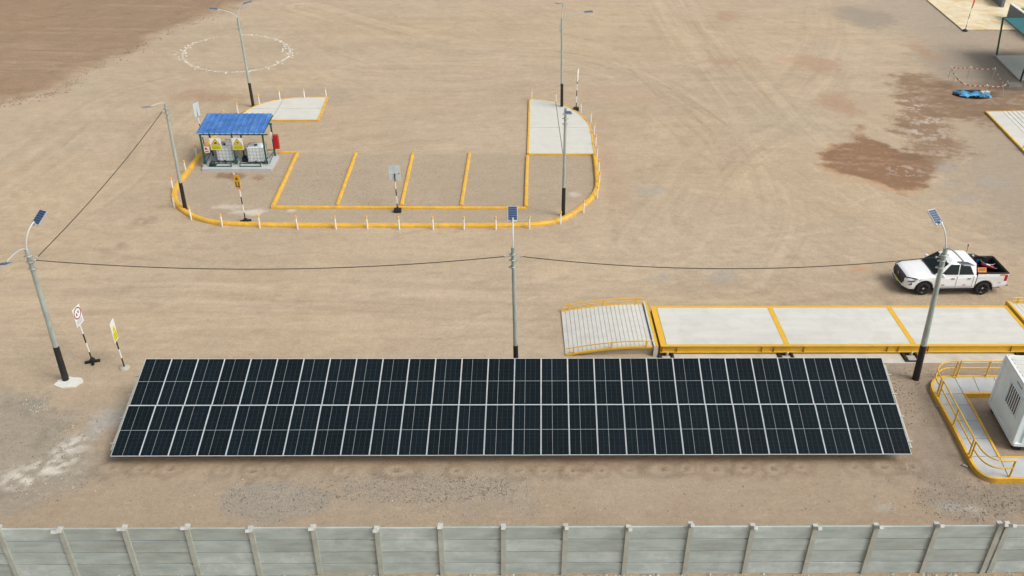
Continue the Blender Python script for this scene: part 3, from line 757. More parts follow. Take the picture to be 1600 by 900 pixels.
def kerb(name, P, wd, h, seglen, label, cat='kerb', group=None, gap=.012, mat_=None):
    root = thing(name, (P[0].x, P[0].y, 0), label, cat, group)
    R = resample(P, .25 if len(P) > 2 else (P[1]-P[0]).length/8)
    per = max(2, int(round(seglen/max(.01, (R[1]-R[0]).length))))
    prof = [(wd/2+.01, -.08), (wd/2, h*.55), (wd*.36, h*.93), (wd*.2, h), (-wd*.2, h), (-wd*.36, h*.93), (-wd/2, h*.55), (-wd/2-.01, -.08)]
    i = 0
    while i < len(R)-1:
        j = min(i+per, len(R)-1)
        if len(R)-1-j < per*.35: j = len(R)-1
        S = [p.copy() for p in R[i:j+1]]
        if i > 0: S[0] = S[0]+(S[1]-S[0]).normalized()*gap
        if j < len(R)-1: S[-1] = S[-1]+(S[-2]-S[-1]).normalized()*gap
        sweep(MB(), S, prof).build('kerb_segment', mat_ or M['yellow'], root)
        i = j
    return root
def G(*pts): return [at(x, y) for x, y in pts]
outer = smooth_path(G((313, 242.5), (301, 259), (289, 275), (277, 291), (272.5, 305), (277, 320), (292, 334), (316, 344.5), (345, 350), (400, 352.5), (460, 353.5), (580, 354), (700, 354), (800, 353.5), (835, 352), (868, 347), (892, 337), (912, 322), (926, 308), (932.5, 295), (933, 280), (931, 258), (929, 243)), 4)
kerb('island_kerb', outer, .33, .2, 4.2, 'thick rounded yellow kerb curving round the front of the parking island')
front = G((424, 325), (822, 326.5))
kerb('parking_kerb', front, .20, .15, 4.3, 'thin straight yellow kerb across the heads of the parking bays')
for (a, b, lab) in (((526.5, 321.5), (556, 240), 'leftmost yellow bay divider, next to the slanting yellow kerb'), ((627, 321.5), (645, 240), 'middle yellow bay divider, just right of the grey backed sign'), ((720.5, 321.8), (733.5, 240), 'yellow bay divider nearest the right concrete pad')):
    kerb('bay_divider', G(a, b), .22, .10, 9, lab, 'bay divider', 'yellow dividers of the parking bays')
kerb('island_edge_kerb', G((426, 323.3), (465, 239.5)), .24, .15, 9, 'slanting yellow kerb between the shelter ground and the first parking bay')
kerb('shelter_kerb', G((436, 239.5), (463, 239.5)), .2, .15, 9, 'short yellow kerb joining the shelter slab to the first bay')
kerb('bay_side_kerb', G((821.5, 324.5), (823.8, 245)), .22, .15, 4.5, 'yellow kerb along the right side of the last parking bay')
# left strip kerb behind the shelter
kerb('back_kerb', smooth_path(G((313, 242), (326, 224), (343, 206), (362, 190), (384, 176)), 5), .16, .12, 9, 'narrow yellow kerb running behind the blue roofed shelter')

def pad(name, poly, cuts_x, cuts_y, h, label, edge=None, edgew=.14, mat_='concrete', group=None):
    """concrete pad made of slabs split at given lines (metres), each slab a part"""
    root = thing(name, (poly[0].x, poly[0].y, 0), label, 'concrete pad', group)
    bm_polys = [poly]
    def clip(P, axis, val, keep_less):
        out = []; n_ = len(P)
        for i in range(n_):
            a, b = P[i], P[(i+1) % n_]; ia = (a[axis] < val) == keep_less; ib = (b[axis] < val) == keep_less
            if ia: out.append(a)
            if ia != ib: out.append(a.lerp(b, (val-a[axis])/(b[axis]-a[axis])))
        return out
    g = .022
    MB().prism([(p.x, p.y) for p in poly], -.04, .02).build('joint_bed', M['joint'], root)
    for ax_, vals in ((0, cuts_x), (1, cuts_y)):
        for v in vals:
            nxt = []
            for P in bm_polys:
                for kl, vv in ((True, v-g), (False, v+g)):
                    q = clip(P, ax_, vv, kl)
                    if len(q) > 2: nxt.append(q)
            bm_polys = nxt
    for P in bm_polys:
        MB().prism([(p.x, p.y) for p in P], -.05, h+random.uniform(-.003, .003)).build('slab', M[mat_], root)
    if edge:
        for E_ in edge:
            E2 = [Vector((p.x, p.y, 0)) for p in E_]
            sweep(MB(), E2, [(edgew/2, -.05), (edgew/2, h+.02), (-edgew/2, h+.02), (-edgew/2, -.05)]).build('edge_band', M['yellow'], root)
    return root
# right pad
A = at(825, 242.5); B = at(928.5, 242.5)
arc = smooth_path(G((929, 242.5), (925, 215), (922, 200), (915, 189), (903, 178), (888, 168.5), (868, 161), (845, 157.5), (827.5, 156.5)), 4)
poly = [A]+arc
pad('right_pad', poly, [at(873.5, 200).x], [at(870, 201).y], .10, 'pale concrete pad with rounded far corner and yellow edges at the right of the bays', edge=[arc, [arc[-1], A], [A, B]])
# left pad
arc2 = smooth_path(G((511.5, 153.5), (490, 153.8), (465, 154.5), (440, 157), (415, 162), (392, 171), (372, 184)), 4)
e1, e2 = at(497, 189.5), at(380, 189.5)
pad('left_pad', [e1, arc2[0]]+arc2[1:]+[e2], [at(434, 172).x], [at(440, 171.5).y], .10, 'pale concrete pad with a curved far edge behind the blue roofed shelter', edge=[arc2, [e1, arc2[0]], [e2, e1]])
# far right stained pad
sp_ = [at(1503, 47.5), at(1445, -1.5), at(1405, -40), at(1900, -40), at(1900, 48)]
pad('stained_pad', sp_, [], [], .12, 'cream concrete pad with ochre stains at the upper right corner of the yard', mat_='stained')
cp = [at(1592.5, 126), at(1555, 88.5), at(1760, 88.5), at(1760, 126)]
pad('canopy_pad', cp, [], [], .12, 'grey concrete pad under the teal canopy', mat_='concrete')

# ------------------------------------------------------------------ delineator posts
def delin_mesh():
    a = MB().tube([(0, 0, -.05), (0, 0, .70)], .05, 8).mesh('shaft', M['white'])
    b = MB().lathe([(.050, .70), (.054, .71), (.054, .86), (.04, .885), (0, .89)], 8).mesh('cap', M['orangetop'])
    return a, b
da, db = delin_mesh()
first = None
def delin(px, py, lean, label):
    global first
    p = at(px, py)
    r = thing('delineator_post', p, label, 'marker post', 'white marker posts with yellow tops around the island')
    link('shaft', da, r); link('cap', db, r); r.rotation_euler = (random.gauss(0, .012), lean+random.gauss(0, .015), 0)
ords = ['first', 'second', 'third', 'fourth', 'fifth', 'sixth', 'seventh', 'eighth', 'ninth', 'tenth', 'eleventh', 'twelfth']
frontp = [(347.5, 354.5), (406, 356), (465, 357.5), (525, 358), (574.5, 358), (624, 359), (677, 359), (725, 359), (775, 359), (827, 357.5)]
for i, (a, b) in enumerate(frontp): delin(a, b, 0, 'white yellow-topped marker post along the straight front kerb, %s from the left' % ords[i])
rightp = [(875.5, 350), (911.5, 332.5), (933, 310), (936, 288), (935.3, 267.5), (932.5, 246), (930.5, 228), (928, 210), (922.8, 191), (907.3, 176), (868.3, 160), (830.7, 156)]
for i, (a, b) in enumerate(rightp): delin(a, b, 0, 'white yellow-topped marker post on the right island curve, %s from the near end' % ords[i])
leftp = [(299, 343), (272.5, 324), (270.7, 297), (290.5, 269), (307.5, 245)]
for i, (a, b) in enumerate(leftp): delin(a, b, 0, 'white yellow-topped marker post on the left curve of the island, %s from the lamp post' % ords[i])
backp = [(509.8, 153), (476, 154.5), (437.8, 157), (405.7, 164.5), (372, 177), (352, 190)]
for i, (a, b) in enumerate(backp): delin(a, b, 0, 'white yellow-topped marker post behind the left pad and shelter, %s from the right' % ords[i])

# ------------------------------------------------------------------ road signs
def stripes(root, h0, h1, bands, r=.032, lean=Vector((0, 0, 0))):
    """bands from the bottom: list of (height, 'k'/'w')"""
    z = h0; k = 0
    for hh, c_ in bands:
        MB().tube([root.location+lean*(z)+Vector((0, 0, z)), root.location+lean*(z+hh)+Vector((0, 0, z+hh))], r, 10).build('pole_band', M['black' if c_ == 'k' else 'white'], root)
        z += hh
def face(mb, c, R, pts, th, y, mi=0):
    """flat plate: pts in the plate plane (x right, z up), local y towards the reader"""
    n_ = len(pts)
    vs = [c+R @ Vector((x, yy, z)) for yy in (y, y+th) for x, z in pts]
    return mb.add(vs, [list(range(n_)), list(range(n_, 2*n_))[::-1]]+[(i, i+n_, (i+1) % n_+n_, (i+1) % n_) for i in range(n_)], mi)
def rect(x0, z0, x1, z1): return [(x0, z0), (x1, z0), (x1, z1), (x0, z1)]
def circ(r, cx_, cz, n_=24): return [(cx_+r*math.cos(2*PI*i/n_), cz+r*math.sin(2*PI*i/n_)) for i in range(n_)]
def signrot(facing_deg, roll=0):
    # local -y faces the reader; rotate about z so that it faces the given compass direction (deg, 0 = -Y towards camera, + = to the right)
    return Matrix.Rotation(math.radians(facing_deg), 3, 'Z') @ Matrix.Rotation(roll, 3, 'Y')
def crossbase(root):
    p = root.location
    MB().bar(p+Vector((-.32, -.1, .05)), p+Vector((.32, .1, .05)), .12, .10).build('foot_bar', M['black'], root)
    MB().bar(p+Vector((-.12, .26, .055)), p+Vector((.12, -.26, .055)), .12, .11).build('foot_bar', M['black'], root)
    MB().box(p+Vector((0, 0, .13)), (.2, .2, .1)).build('foot_block', M['black'], root)
bnd = [(.55, 'k'), (.55, 'w'), (.5, 'k'), (.5, 'w'), (.45, 'k')]
# S1
r = thing('road_sign', at(145, 566), 'white sign with a dark red ring on a striped pole with black cross feet', 'road sign'); ln_ = Vector((-.035, 0, 0))
crossbase(r); stripes(r, .1, 0, [(.5, 'k'), (.52, 'w'), (.5, 'k'), (.62, 'w'), (.75, 'k')], lean=ln_)
c = r.location+Vector((-.09, 0, 2.62)); R = signrot(84)
pl = face(MB(), c, R, rect(-.29, -.46, .29, .46), .02, -.07).build('sign_plate', M['signw'], r)
mb = MB()
for i in range(32):
    a0, a1 = 2*PI*i/32, 2*PI*(i+1)/32
    q = [(math.cos(a0)*.29, .14+math.sin(a0)*.29), (math.cos(a1)*.29, .14+math.sin(a1)*.29), (math.cos(a1)*.235, .14+math.sin(a1)*.235), (math.cos(a0)*.235, .14+math.sin(a0)*.235)]
    face(mb, c, R, q[::-1], .004, -.075)
mb.build('red_ring', M['maroon'], pl)
mb = MB(); face(mb, c, R, [(-.12, .04), (-.04, .04), (-.04, .14), (-.08, .19), (-.12, .14)], .004, -.075); face(mb, c, R, [(.03, .24), (.11, .24), (.11, .14), (.07, .09), (.03, .14)], .004, -.075)
mb.build('pictogram', M['ink'], pl)
mb = MB()
for z0 in (-.22, -.30, -.38): face(mb, c, R, rect(-.24, z0, .22, z0+.035), .004, -.075)
mb.build('lettering', M['greyink'], pl)
# S2
r = thing('road_sign', at(195, 575), 'white and yellow sign on a striped pole in a concrete base near the array', 'road sign'); ln_ = Vector((-.03, 0, 0))
MB().lathe([(.24, -.05), (.23, .05), (.17, .09), (0, .10)], 12, r.location).build('concrete_base', M['concrete_old'], r)
stripes(r, .08, 0, [(.5, 'k'), (.5, 'w'), (.55, 'k'), (.4, 'w'), (.45, 'k')], lean=ln_)
c = r.location+Vector((-.08, 0, 2.1)); R = signrot(94)
pl = face(MB(), c, R, rect(-.24, -.54, .24, .52), .02, -.07).build('sign_plate', M['signw'], r)
mb = MB(); face(mb, c, R, rect(-.22, -.5, .22, -.06), .004, -.075); face(mb, c, R, [(-.2, -.04), (.2, -.04), (0, .3)], .004, -.075); mb.build('yellow_panel', M['signy'], pl)
mb = MB(); face(mb, c, R, rect(-.17, -.16, .17, -.11), .003, -.079); face(mb, c, R, rect(-.17, -.29, .17, -.24), .003, -.079); face(mb, c, R, rect(-.17, -.42, .17, -.37), .003, -.079); face(mb, c, R, [(-.05, .02), (.05, .02), (0, .17)], .003, -.079); mb.build('lettering', M['olive'], pl)
# S3
r = thing('road_sign', at(384, 346), 'amber yellow sign with dark symbol on a striped pole beside the left front kerb', 'road sign'); ln_ = Vector((-.02, 0, 0))
crossbase(r); stripes(r, .1, 0, [(.5, 'k'), (.55, 'w'), (.5, 'k'), (.52, 'w'), (.85, 'k')], lean=ln_)
c = r.location+Vector((-.06, 0, 2.66)); R = signrot(-22)
pl = face(MB(), c, R, rect(-.2, -.44, .2, .44), .02, -.07).build('sign_plate', M['signo'], r)
mb = MB(); face(mb, c, R, [(-.08, .12), (.08, .12), (.08, .24), (0, .3), (-.08, .24)], .004, -.075)
for q in (rect(-.14, -.28, -.06, 0), rect(.06, -.28, .14, 0), rect(-.14, -.34, .14, -.28)): face(mb, c, R, q, .004, -.075)
mb.build('symbol', M['rust'], pl)
MB().box(c+R @ Vector((-.2, 0, .45)), (.1, .05, .12), R).build('bracket', M['white'], r)
# S4 seen from behind
r = thing('road_sign', at(621.5, 331), 'grey back of a rectangular sign on a striped pole in front of the parking bays', 'road sign'); ln_ = Vector((-.012, 0, 0))
MB().box(r.location+Vector((0, 0, .1)), (.44, .36, .2)).build('foot_block', M['black'], r); MB().lathe([(.1, .2), (.06, .34), (.04, .36)], 10, r.location).build('socket', M['black'], r)
stripes(r, .2, 0, [(.38, 'k'), (.52, 'w'), (.46, 'k'), (.5, 'w'), (.5, 'k')], lean=ln_)
c = r.location+Vector((-.035, .06, 2.62)); R = signrot(3, -.02)
pl = MB()
face(pl, c, R, rect(-.35, -.50, .35, .46), .02, 0); pl = pl.build('sign_plate', M['lead'], r)
mb = MB(); face(mb, c, R, rect(-.34, -.06, .34, -.02), .02, -.022); face(mb, c, R, rect(-.02, -.48, .02, .45), .012, -.014); mb.build('stiffener', M['lead'], pl)
MB().box(c+R @ Vector((.26, -.03, -.04)), (.05, .03, .05)).build('bolt', M['ink'], pl)
# S5 behind shelter
r = thing('road_sign', at(318.5, 224), 'pale sign on a dark pole just behind the left end of the blue roof', 'road sign'); ln_ = Vector((-.03, 0, 0))
stripes(r, .0, 0, [(.5, 'k'), (.5, 'w'), (.5, 'k'), (.5, 'w'), (.6, 'k')], lean=ln_)
c = r.location+Vector((-.1, 0, 2.55)); R = signrot(68)
face(MB(), c, R, rect(-.3, -.5, .3, .5), .02, -.05).build('sign_plate', M['lead'], r)
# S6
r = thing('road_sign', at(900, 172.5), 'narrow edge-on white sign on a striped pole with black block behind the right pad', 'road sign'); ln_ = Vector((0, 0, 0))
MB().box(r.location+Vector((0, 0, .12)), (.42, .36, .24)).build('foot_block', M['black'], r)
stripes(r, .2, 0, [(.45, 'k'), (.52, 'w'), (.48, 'k'), (.52, 'w'), (.5, 'k')], lean=ln_)
c = r.location+Vector((0, .02, 2.8)); R = signrot(78)
face(MB(), c, R, rect(-.32, -.42, .32, .5), .02, -.05).build('sign_plate', M['signw'], r)
# S7
r = thing('road_sign', at(1507.5, 48.8), 'small red sign on a striped pole at the corner of the cream stained pad', 'road sign'); ln_ = Vector((.03, 0, 0))
MB().lathe([(.26, -.02), (.26, .12), (.14, .2), (.05, .24)], 12, r.location).build('foot_block', M['black'], r)
stripes(r, .2, 0, [(.45, 'k'), (.6, 'w'), (.5, 'k'), (.5, 'w'), (.4, 'k')], lean=ln_)
c = r.location+Vector((.08, 0, 2.75)); R = signrot(50)
face(MB(), c, R, [(-.3, 0), (-.1, -.4), (.1, -.4), (.3, 0), (.3, .3), (.1, .42), (-.1, .42), (-.3, .3)], .02, -.05).build('sign_plate', mat('sign_red', (.55, .035, .02), .4), r)

# ------------------------------------------------------------------ painted stones in an oval
oc = at(370, 82); ra = (at(459, 78).x-at(281, 88).x)/2; rb = (at(370, 53).y-at(370, 111).y)/2
sm_ = []
for k in range(5):
    mb = MB(); mb.blob((0, 0, .04), 1.0, jit=.35, sq=.6); sm_.append(mb.mesh('painted_stone', M['chalk'] if 'chalk' in M else M.setdefault('chalk', mat('whitewash', (.60, .58, .52), .9, var=.15, vscale=3))))
cnt = 0; ang = 0
while ang < 2*PI:
    dens = .072
    ex = oc.x+ra*math.cos(ang+.09); ey = oc.y+rb*math.sin(ang-.09)
    gap = (1.75 < ang < 2.35)
    for q in range(2 if (abs(math.cos(ang)) > .85) else 1):
        if gap and random.random() < .75: continue
        o = link('painted_stone', random.choice(sm_), None, (ex+random.gauss(0, .22)+q*random.uniform(-.5, .5), ey+random.gauss(0, .22), 0))
        s_ = random.uniform(.07, .16); o.scale = (s_*1.2, s_, s_); o.rotation_euler.z = random.uniform(0, 6)
        tag(o, 'small whitewashed stone lying in the oval ring of stones at the upper left', 'stone', 'whitewashed stones laid in an oval ring'); cnt += 1
    ang += dens*random.uniform(.6, 1.4)
MBr = MB(); P = []
for i in range(121):
    a = 2*PI*i/120
    P.append(Vector((oc.x+ra*math.cos(a+.09), oc.y+rb*math.sin(a-.09), 0)))
mb = MB()
for i in range(120):
    if 1.7 < 2*PI*i/120 < 2.2 and random.random() < .5: continue
    a, b = P[i], P[i+1]; d = (b-a); nr = Vector((-d.y, d.x, 0)).normalized()*random.uniform(.06, .17)
    mb.add([a-nr+Vector((0, 0, .012)), b-nr+Vector((0, 0, .012)), b+nr+Vector((0, 0, .012)), a+nr+Vector((0, 0, .012))], [(0, 1, 2, 3)])
M['lime_line'] = mat('chalk_powder', (.53, .45, .35), .95, var=.12, vscale=2)
solo(mb, 'chalk_line', M['lime_line'], (0, 0, 0.01), 'faint pale chalk line on the soil under the ring of stones', 'chalk line', kind='stuff')

# ------------------------------------------------------------------ shelter with two tanks
SX0, SX1, SY0, SY1 = -20.75, -15.8, 55.45, 57.75
shl = thing('tank_shelter', (-18.3, 56.5, 0), 'small open shelter with blue corrugated roof and green posts over two white tanks', 'shelter')
MB().prism([(SX0+.3, SY0), (SX1, SY0), (SX1+.05, SY1), (SX0, SY1)], -.05, .18).build('slab', M['slab'], shl)
fy, by = 56.2, 57.65
RZ0, RZ1 = 2.42, 2.78
def rz(y): return RZ0+(y-56.15)*(RZ1-RZ0)/(58.95-56.15)
for x in (-20.42, -18.32, -16.25):
    MB().prism([(x-.05, fy-.05), (x+.05, fy-.05), (x+.05, fy+.05), (x-.05, fy+.05)], .18, rz(fy)-.05).box((x, fy, .3), (.2, .2, .24)).build('post', M['green'], shl)
    MB().box((x, fy, .20), (.34, .34, .06)).build('post_base', M['concrete_old'], shl)
for x in (-20.3, -18.15, -16.0):
    MB().prism([(x-.05, by-.05), (x+.05, by-.05), (x+.05, by+.05), (x-.05, by+.05)], .18, rz(by)-.05).build('post', M['green'], shl)
for y in (fy, by):
    MB().bar((-20.5, y, rz(y)-.09), (-15.9, y, rz(y)-.09), .06, .08).build('roof_beam', M['green'], shl)
    MB().bar((-20.4, y, .62), (-16.0, y, .62), .04, .04).build('rail', M['green'], shl) if y == by else None
for x in (-20.42, -18.32, -16.2):
    MB().bar((x, 56.1, rz(56.1)-.05), (x+.12, 58.8, rz(58.8)-.05), .05, .07).build('rafter', M['green'], shl)
for x in (-20.4, -16.05):
    MB().bar((x, fy, .66), (x+.1, by, .66), .04, .04).bar((x, fy, .25), (x+.1, by, .66), .035, .035).build('side_brace', M['green'], shl)
# front trays
for xa, xb in ((-20.0, -18.55), (-17.95, -16.55)):
    mb = MB()
    for z in (.22, .42): mb.bar((xa, 55.78, z), (xb, 55.78, z), .04, .05)
    for x in (xa, xb): mb.bar((x, 55.78, .18), (x, 55.78, .46), .05, .05).bar((x, 55.78, .42), (x, 56.15, .42), .04, .04)
    mb.build('front_rail', M['green'], shl)
# roof: corrugated sheets, each a part
def roof_sheet(xa, xb):
    mb = MB(); n_ = 36; vs = []
    for side in (0, 1):
        for i in range(n_+1):
            x = xa+(xb-xa)*i/n_; ph = (i % 12)/12
            h = .045*(1 if .33 <= ph < .5 else (.3 if ph in (.25, .5) else 0))
            for y in (56.12, 58.95):
                vs.append((x+(.02 if y > 57 else 0), y, rz(y)+h-side*.012))
    m = (n_+1)*2
    fs = [(2*i, 2*i+2, 2*i+3, 2*i+1) for i in range(n_)]+[(m+2*i, m+2*i+1, m+2*i+3, m+2*i+2) for i in range(n_)]
    fs += [(2*i, m+2*i, m+2*i+2, 2*i+2) for i in range(n_)]+[(2*i+1, 2*i+3, m+2*i+3, m+2*i+1) for i in range(n_)]
    mb.add(vs, fs); return mb
for k in range(4):
    xa = -20.66+k*1.125
    roof_sheet(xa, xa+1.14).build('roof_sheet', M['roof'], shl)
mb = MB()
for k in range(12): mb.box((-20.66+.16+k*.375+.155, 56.118, rz(56.12)+.015), (.26, .012, .05))
mb.build('eave_highlight', mat('eave_highlight_blue', (.42, .55, .80), .5), shl)  # highlights along the eave, painted as pale blue strips
# warning signs hung in the front opening
def warn(cx_, cz, w_, h_, label, top_sym):
    r_ = thing('warning_sign', (cx_, fy-.1, cz), label, 'warning sign', 'signs hanging on the tank shelter')
    R = signrot(0); c_ = r_.location
    pl_ = face(MB(), c_, R, rect(-w_/2, -h_/2, w_/2, h_/2), .015, 0).build('sign_plate', M['signw'], r_)
    mb_2 = MB(); face(mb_2, c_, R, rect(-w_/2+.02, -h_/2+.02, w_/2-.02, -.06), .004, -.006); mb_2.build('yellow_panel', M['signy'], pl_)
    mb_2 = MB(); face(mb_2, c_, R, [(-.30, -.03), (.30, -.03), (0, .38)], .004, -.006); mb_2.build('black_triangle', M['ink'], pl_)
    mb_2 = MB(); face(mb_2, c_, R, [(-.25, 0), (.25, 0), (0, .33)], .004, -.011); mb_2.build('yellow_triangle', mat('triangle_yellow', (.75, .55, .02), .4), pl_)
    mb_2 = MB(); face(mb_2, c_, R, top_sym, .004, -.016); mb_2.build('symbol', M['ink'], pl_)
    mb_2 = MB()
    for z0 in (-.16, -.26, -.35): face(mb_2, c_, R, rect(-.28, z0, .28, z0+.055), .003, -.010)
    mb_2.build('lettering', M['olive'], pl_)
warn(-19.45, 1.70, .74, .86, 'yellow and white flame warning sign on the shelter, over the left tank', [(-.10, .03), (.11, .03), (.10, .09), (.03, .17), (0, .12), (-.06, .15)])
warn(-17.98, 1.70, .74, .86, 'yellow and white warning sign with slanted black symbol, right of the middle green post', [(-.07, .16), (-.01, .18), (.09, .06), (.04, .03), (-.03, .10)])
r = thing('notice_sign', (-18.72, fy+.5, 1.60), 'blank white notice board behind the left warning sign', 'notice')
face(MB(), r.location, signrot(0), rect(-.27, -.22, .27, .22), .015, 0).build('sign_plate', M['signw'], r)
r = thing('notice_sign', (-20.14, fy-.06, 1.28), 'small white sign with a red symbol on the left front post of the shelter', 'sign')
pl = face(MB(), r.location, signrot(0), rect(-.17, -.22, .19, .22), .015, 0).build('sign_plate', mat('pinkish_white', (.78, .70, .68), .4), r)
mb = MB(); face(mb, r.location, signrot(0), [(-.1, .0), (.1, -.02), (.04, .06), (-.02, .16), (-.1, .14)], .004, -.006); face(mb, r.location, signrot(0), rect(-.12, -.16, .12, -.10), .004, -.006)
mb.build('red_symbol', M['red'], pl)
def ibc(x, y, label):
    r_ = thing('tank', (x, y, .18), label, 'tank', 'caged white tanks in the shelter'); W_, D_, H_ = 1.14, 1.0, 1.0
    mb = MB()
    for px_ in (-.5, 0, .5): mb.box((px_, 0, .06), (.14, D_, .12))
    mb.build('pallet', M['black_rubber'], r_, org=(0, 0, 0))
    o = MB().box((0, 0, .14+H_/2), (W_-.08, D_-.08, H_)).build('bottle', M['tank'], r_, org=(0, 0, 0)); bev(o, .07, 3)
    MB().box((0, 0, .135), (W_, D_, .03)).build('tray', M['steel'], r_, org=(0, 0, 0))
    mb = MB()
    for i in range(6):
        xx = -W_/2+W_*i/5
        for yy in (-D_/2, D_/2): mb.bar((xx, yy, .14), (xx, yy, .14+H_), .022, .022)
    for i in range(5):
        yy = -D_/2+D_*i/4
        for xx in (-W_/2, W_/2): mb.bar((xx, yy, .14), (xx, yy, .14+H_), .022, .022)
    for j in range(5):
        z = .18+j*(H_-.06)/4
        for yy in (-D_/2, D_/2): mb.bar((-W_/2, yy, z), (W_/2, yy, z), .022, .022)
        for xx in (-W_/2, W_/2): mb.bar((xx, -D_/2, z), (xx, D_/2, z), .022, .022)
    mb.build('cage', M['cage'], r_, org=(0, 0, 0))
    MB().lathe([(.12, 1.13), (.12, 1.19), (0, 1.2)], 14).build('lid', M['ink'], r_, org=(0, 0, 0))
    MB().bar((0, -D_/2-.02, .2), (0, -D_/2-.12, .2), .08, .08).build('valve', M['black'], r_, org=(0, 0, 0))
M['cage'] = mat('cage_steel', (.50, .55, .56), .4, .4)
ibc(-19.12, 56.95, 'white caged tank on the left under the blue roof, behind the flame sign')
ibc(-16.98, 56.80, 'white caged tank on the right under the blue roof with its lid visible')
r = thing('pump', (-19.85, 55.98, .18), 'small dark pump at the left front corner of the shelter slab', 'pump')
MB().lathe([(.0, -.22), (.15, -.2), (.16, .1), (.1, .2), (0, .22)], 14, (r.location.x, r.location.y, .36), axis='y').build('motor', M['ink'], r)
MB().box(r.location+Vector((.0, .0, .05)), (.45, .35, .08)).build('base', M['green'], r)
MB().tube([r.location+Vector((.12, 0, .25)), r.location+Vector((.3, .1, .3)), r.location+Vector((.42, .4, .25))], .03, 8).build('hose', M['black_rubber'], r)
r = thing('pump', (-17.85, 56.75, .18), 'dark coiled hose and pump between the two shelter tanks', 'pump')
for k in range(4):
    P = [r.location+Vector((.2*math.cos(a)*(1-.1*k), .26*math.sin(a), .08+.07*k)) for a in [2*PI*i/16 for i in range(17)]]
    MB().tube(P, .03, 6, cap=False).build('hose', M['black_rubber'], r)
r = thing('extinguisher_cabinet', (-15.78, 57.62, .75), 'upright red extinguisher cabinet on the right rear post of the shelter', 'cabinet')
o = MB().box(r.location+Vector((0, 0, .5)), (.36, .30, 1.0)).build('housing', M['red'], r); bev(o, .03)
MB().box(r.location+Vector((0, -.156, .5)), (.26, .012, .84)).build('door', M['red'], r)
MB().box(r.location+Vector((-.26, -.03, .95)), (.14, .02, .5)).build('label_plate', M['signw'], r)

# ------------------------------------------------------------------ weighbridge
DZ = .5; DX0, DX1, DY0, DY1 = 7.36, 25.50, 34.34, 37.86
fnd = thing('weighbridge_foundation', (16, 36, 0), 'long pale concrete foundation strip under the weighbridge', 'foundation')
cutx = [DX0+.3, 13.1, 19.2, 25.2, 30.3]
for a, b in zip(cutx[:-1], cutx[1:]):
    MB().prism([(a, 33.62), (b-.02, 33.62), (b-.02, 38.35), (a, 38.35)], -.1, .035).build('slab', M['concrete_old2'] if 'concrete_old2' in M else M.setdefault('concrete_old2', mat('cast_concrete', (.56, .53, .46), .9, var=.1, vscale=1.2, grime=.5, gcol=(.38, .32, .24), bump=.4)), fnd)
wb = thing('weighbridge', (16.4, 36.1, 0), 'long weighbridge deck of three pale slabs framed in yellow steel', 'weighbridge')
b1 = (at(1224, 541, DZ).x+at(1208, 478, DZ).x)/2; b2 = (at(1421.5, 541, DZ).x+at(1395, 478, DZ).x)/2
E1 = .17
xs_ = [DX0+.30, b1-.13, b1+.13, b2-.13, b2+.13, DX1-.2]
for a, b in ((xs_[0], xs_[1]), (xs_[2], xs_[3]), (xs_[4], xs_[5])):
    MB().box(((a+b)/2, (DY0+DY1)/2, DZ-.09), (b-a-.008, DY1-DY0-2*E1-.008, .18)).build('deck_slab', M['deck'] if 'deck' in M else M.setdefault('deck', mat('deck_concrete', (.61, .605, .55), .85, var=.07, vscale=1.6, stretch=(.18, 1.3, 1), grime=.6, gcol=(.50, .48, .41))), wb)
ym = M['yellow_metal']
for y0, s_ in ((DY0, 1), (DY1, -1)):
    MB().box(((DX0+DX1)/2, y0+s_*E1/2, DZ-.012), (DX1-DX0, E1, .03)).build('edge_beam', ym, wb)
    mb = MB(); mb.box(((DX0+DX1)/2, y0+s_*.10, DZ-.19), (DX1-DX0-.02, .02, .325)); mb.box(((DX0+DX1)/2, y0+s_*.085, DZ-.365), (DX1-DX0, .17, .03)); mb.build('side_beam', ym, wb)
for x_, w_ in ((DX0+.14, .28), (b1, .25), (b2, .25), (DX1-.1, .19)):
    MB().box((x_, (DY0+DY1)/2, DZ-.02), (w_, DY1-DY0-2*E1-.006, .055)).build('cross_beam', ym, wb)
    MB().box((x_, (DY0+DY1)/2, DZ-.025+.012), (.02, DY1-DY0-.1, .05)).build('seam', M['rust'], wb) if w_ in (.25,) and False else None
for pxs in (1035, 1058, 1191, 1210, 1257, 1388, 1405, 1452, 1582):
    x_ = at(pxs, 545, .35).x
    MB().box((x_, DY0+.055, DZ-.19), (.03, .07, .32)).build('stiffener', mat('dull_yellow', (.42, .22, .03), .5) if 'dy' not in M else M['dy'], wb)
MB().box((DX0+9, 36.1, .26), (DX1-DX0-.5, 2.9, .18)).build('underframe', M['black'], wb)
for pxs in (1040, 1227, 1421, 1600):
    x_ = at(pxs, 556, .03).x
    r = thing('load_cell_pit', (x_, 34.1, .03), 'black load cell housing under the weighbridge edge, %s' % {1040: 'at its left end', 1227: 'at the first yellow cross joint', 1421: 'at the second yellow cross joint', 1600: 'at the right edge of the photo'}[pxs], 'load cell', 'load cell housings along the weighbridge')
    MB().box((x_, 34.05, .045), (.78, .72, .03)).build('base_plate', M['pit'], r)
    MB().box((x_, 33.97, .07), (.38, .36, .03)).build('inner_plate', M['concrete_old'], r)
    MB().lathe([(.07, 0), (.07, .16), (.04, .2), (0, .21)], 12, (x_+.06, 34.2, .07)).build('load_cell', M['steel'], r)
    for sx in (-.31, .31): MB().box((x_+sx, 34.1, .09), (.09, .6, .07)).build('bracket', M['pit'], r)

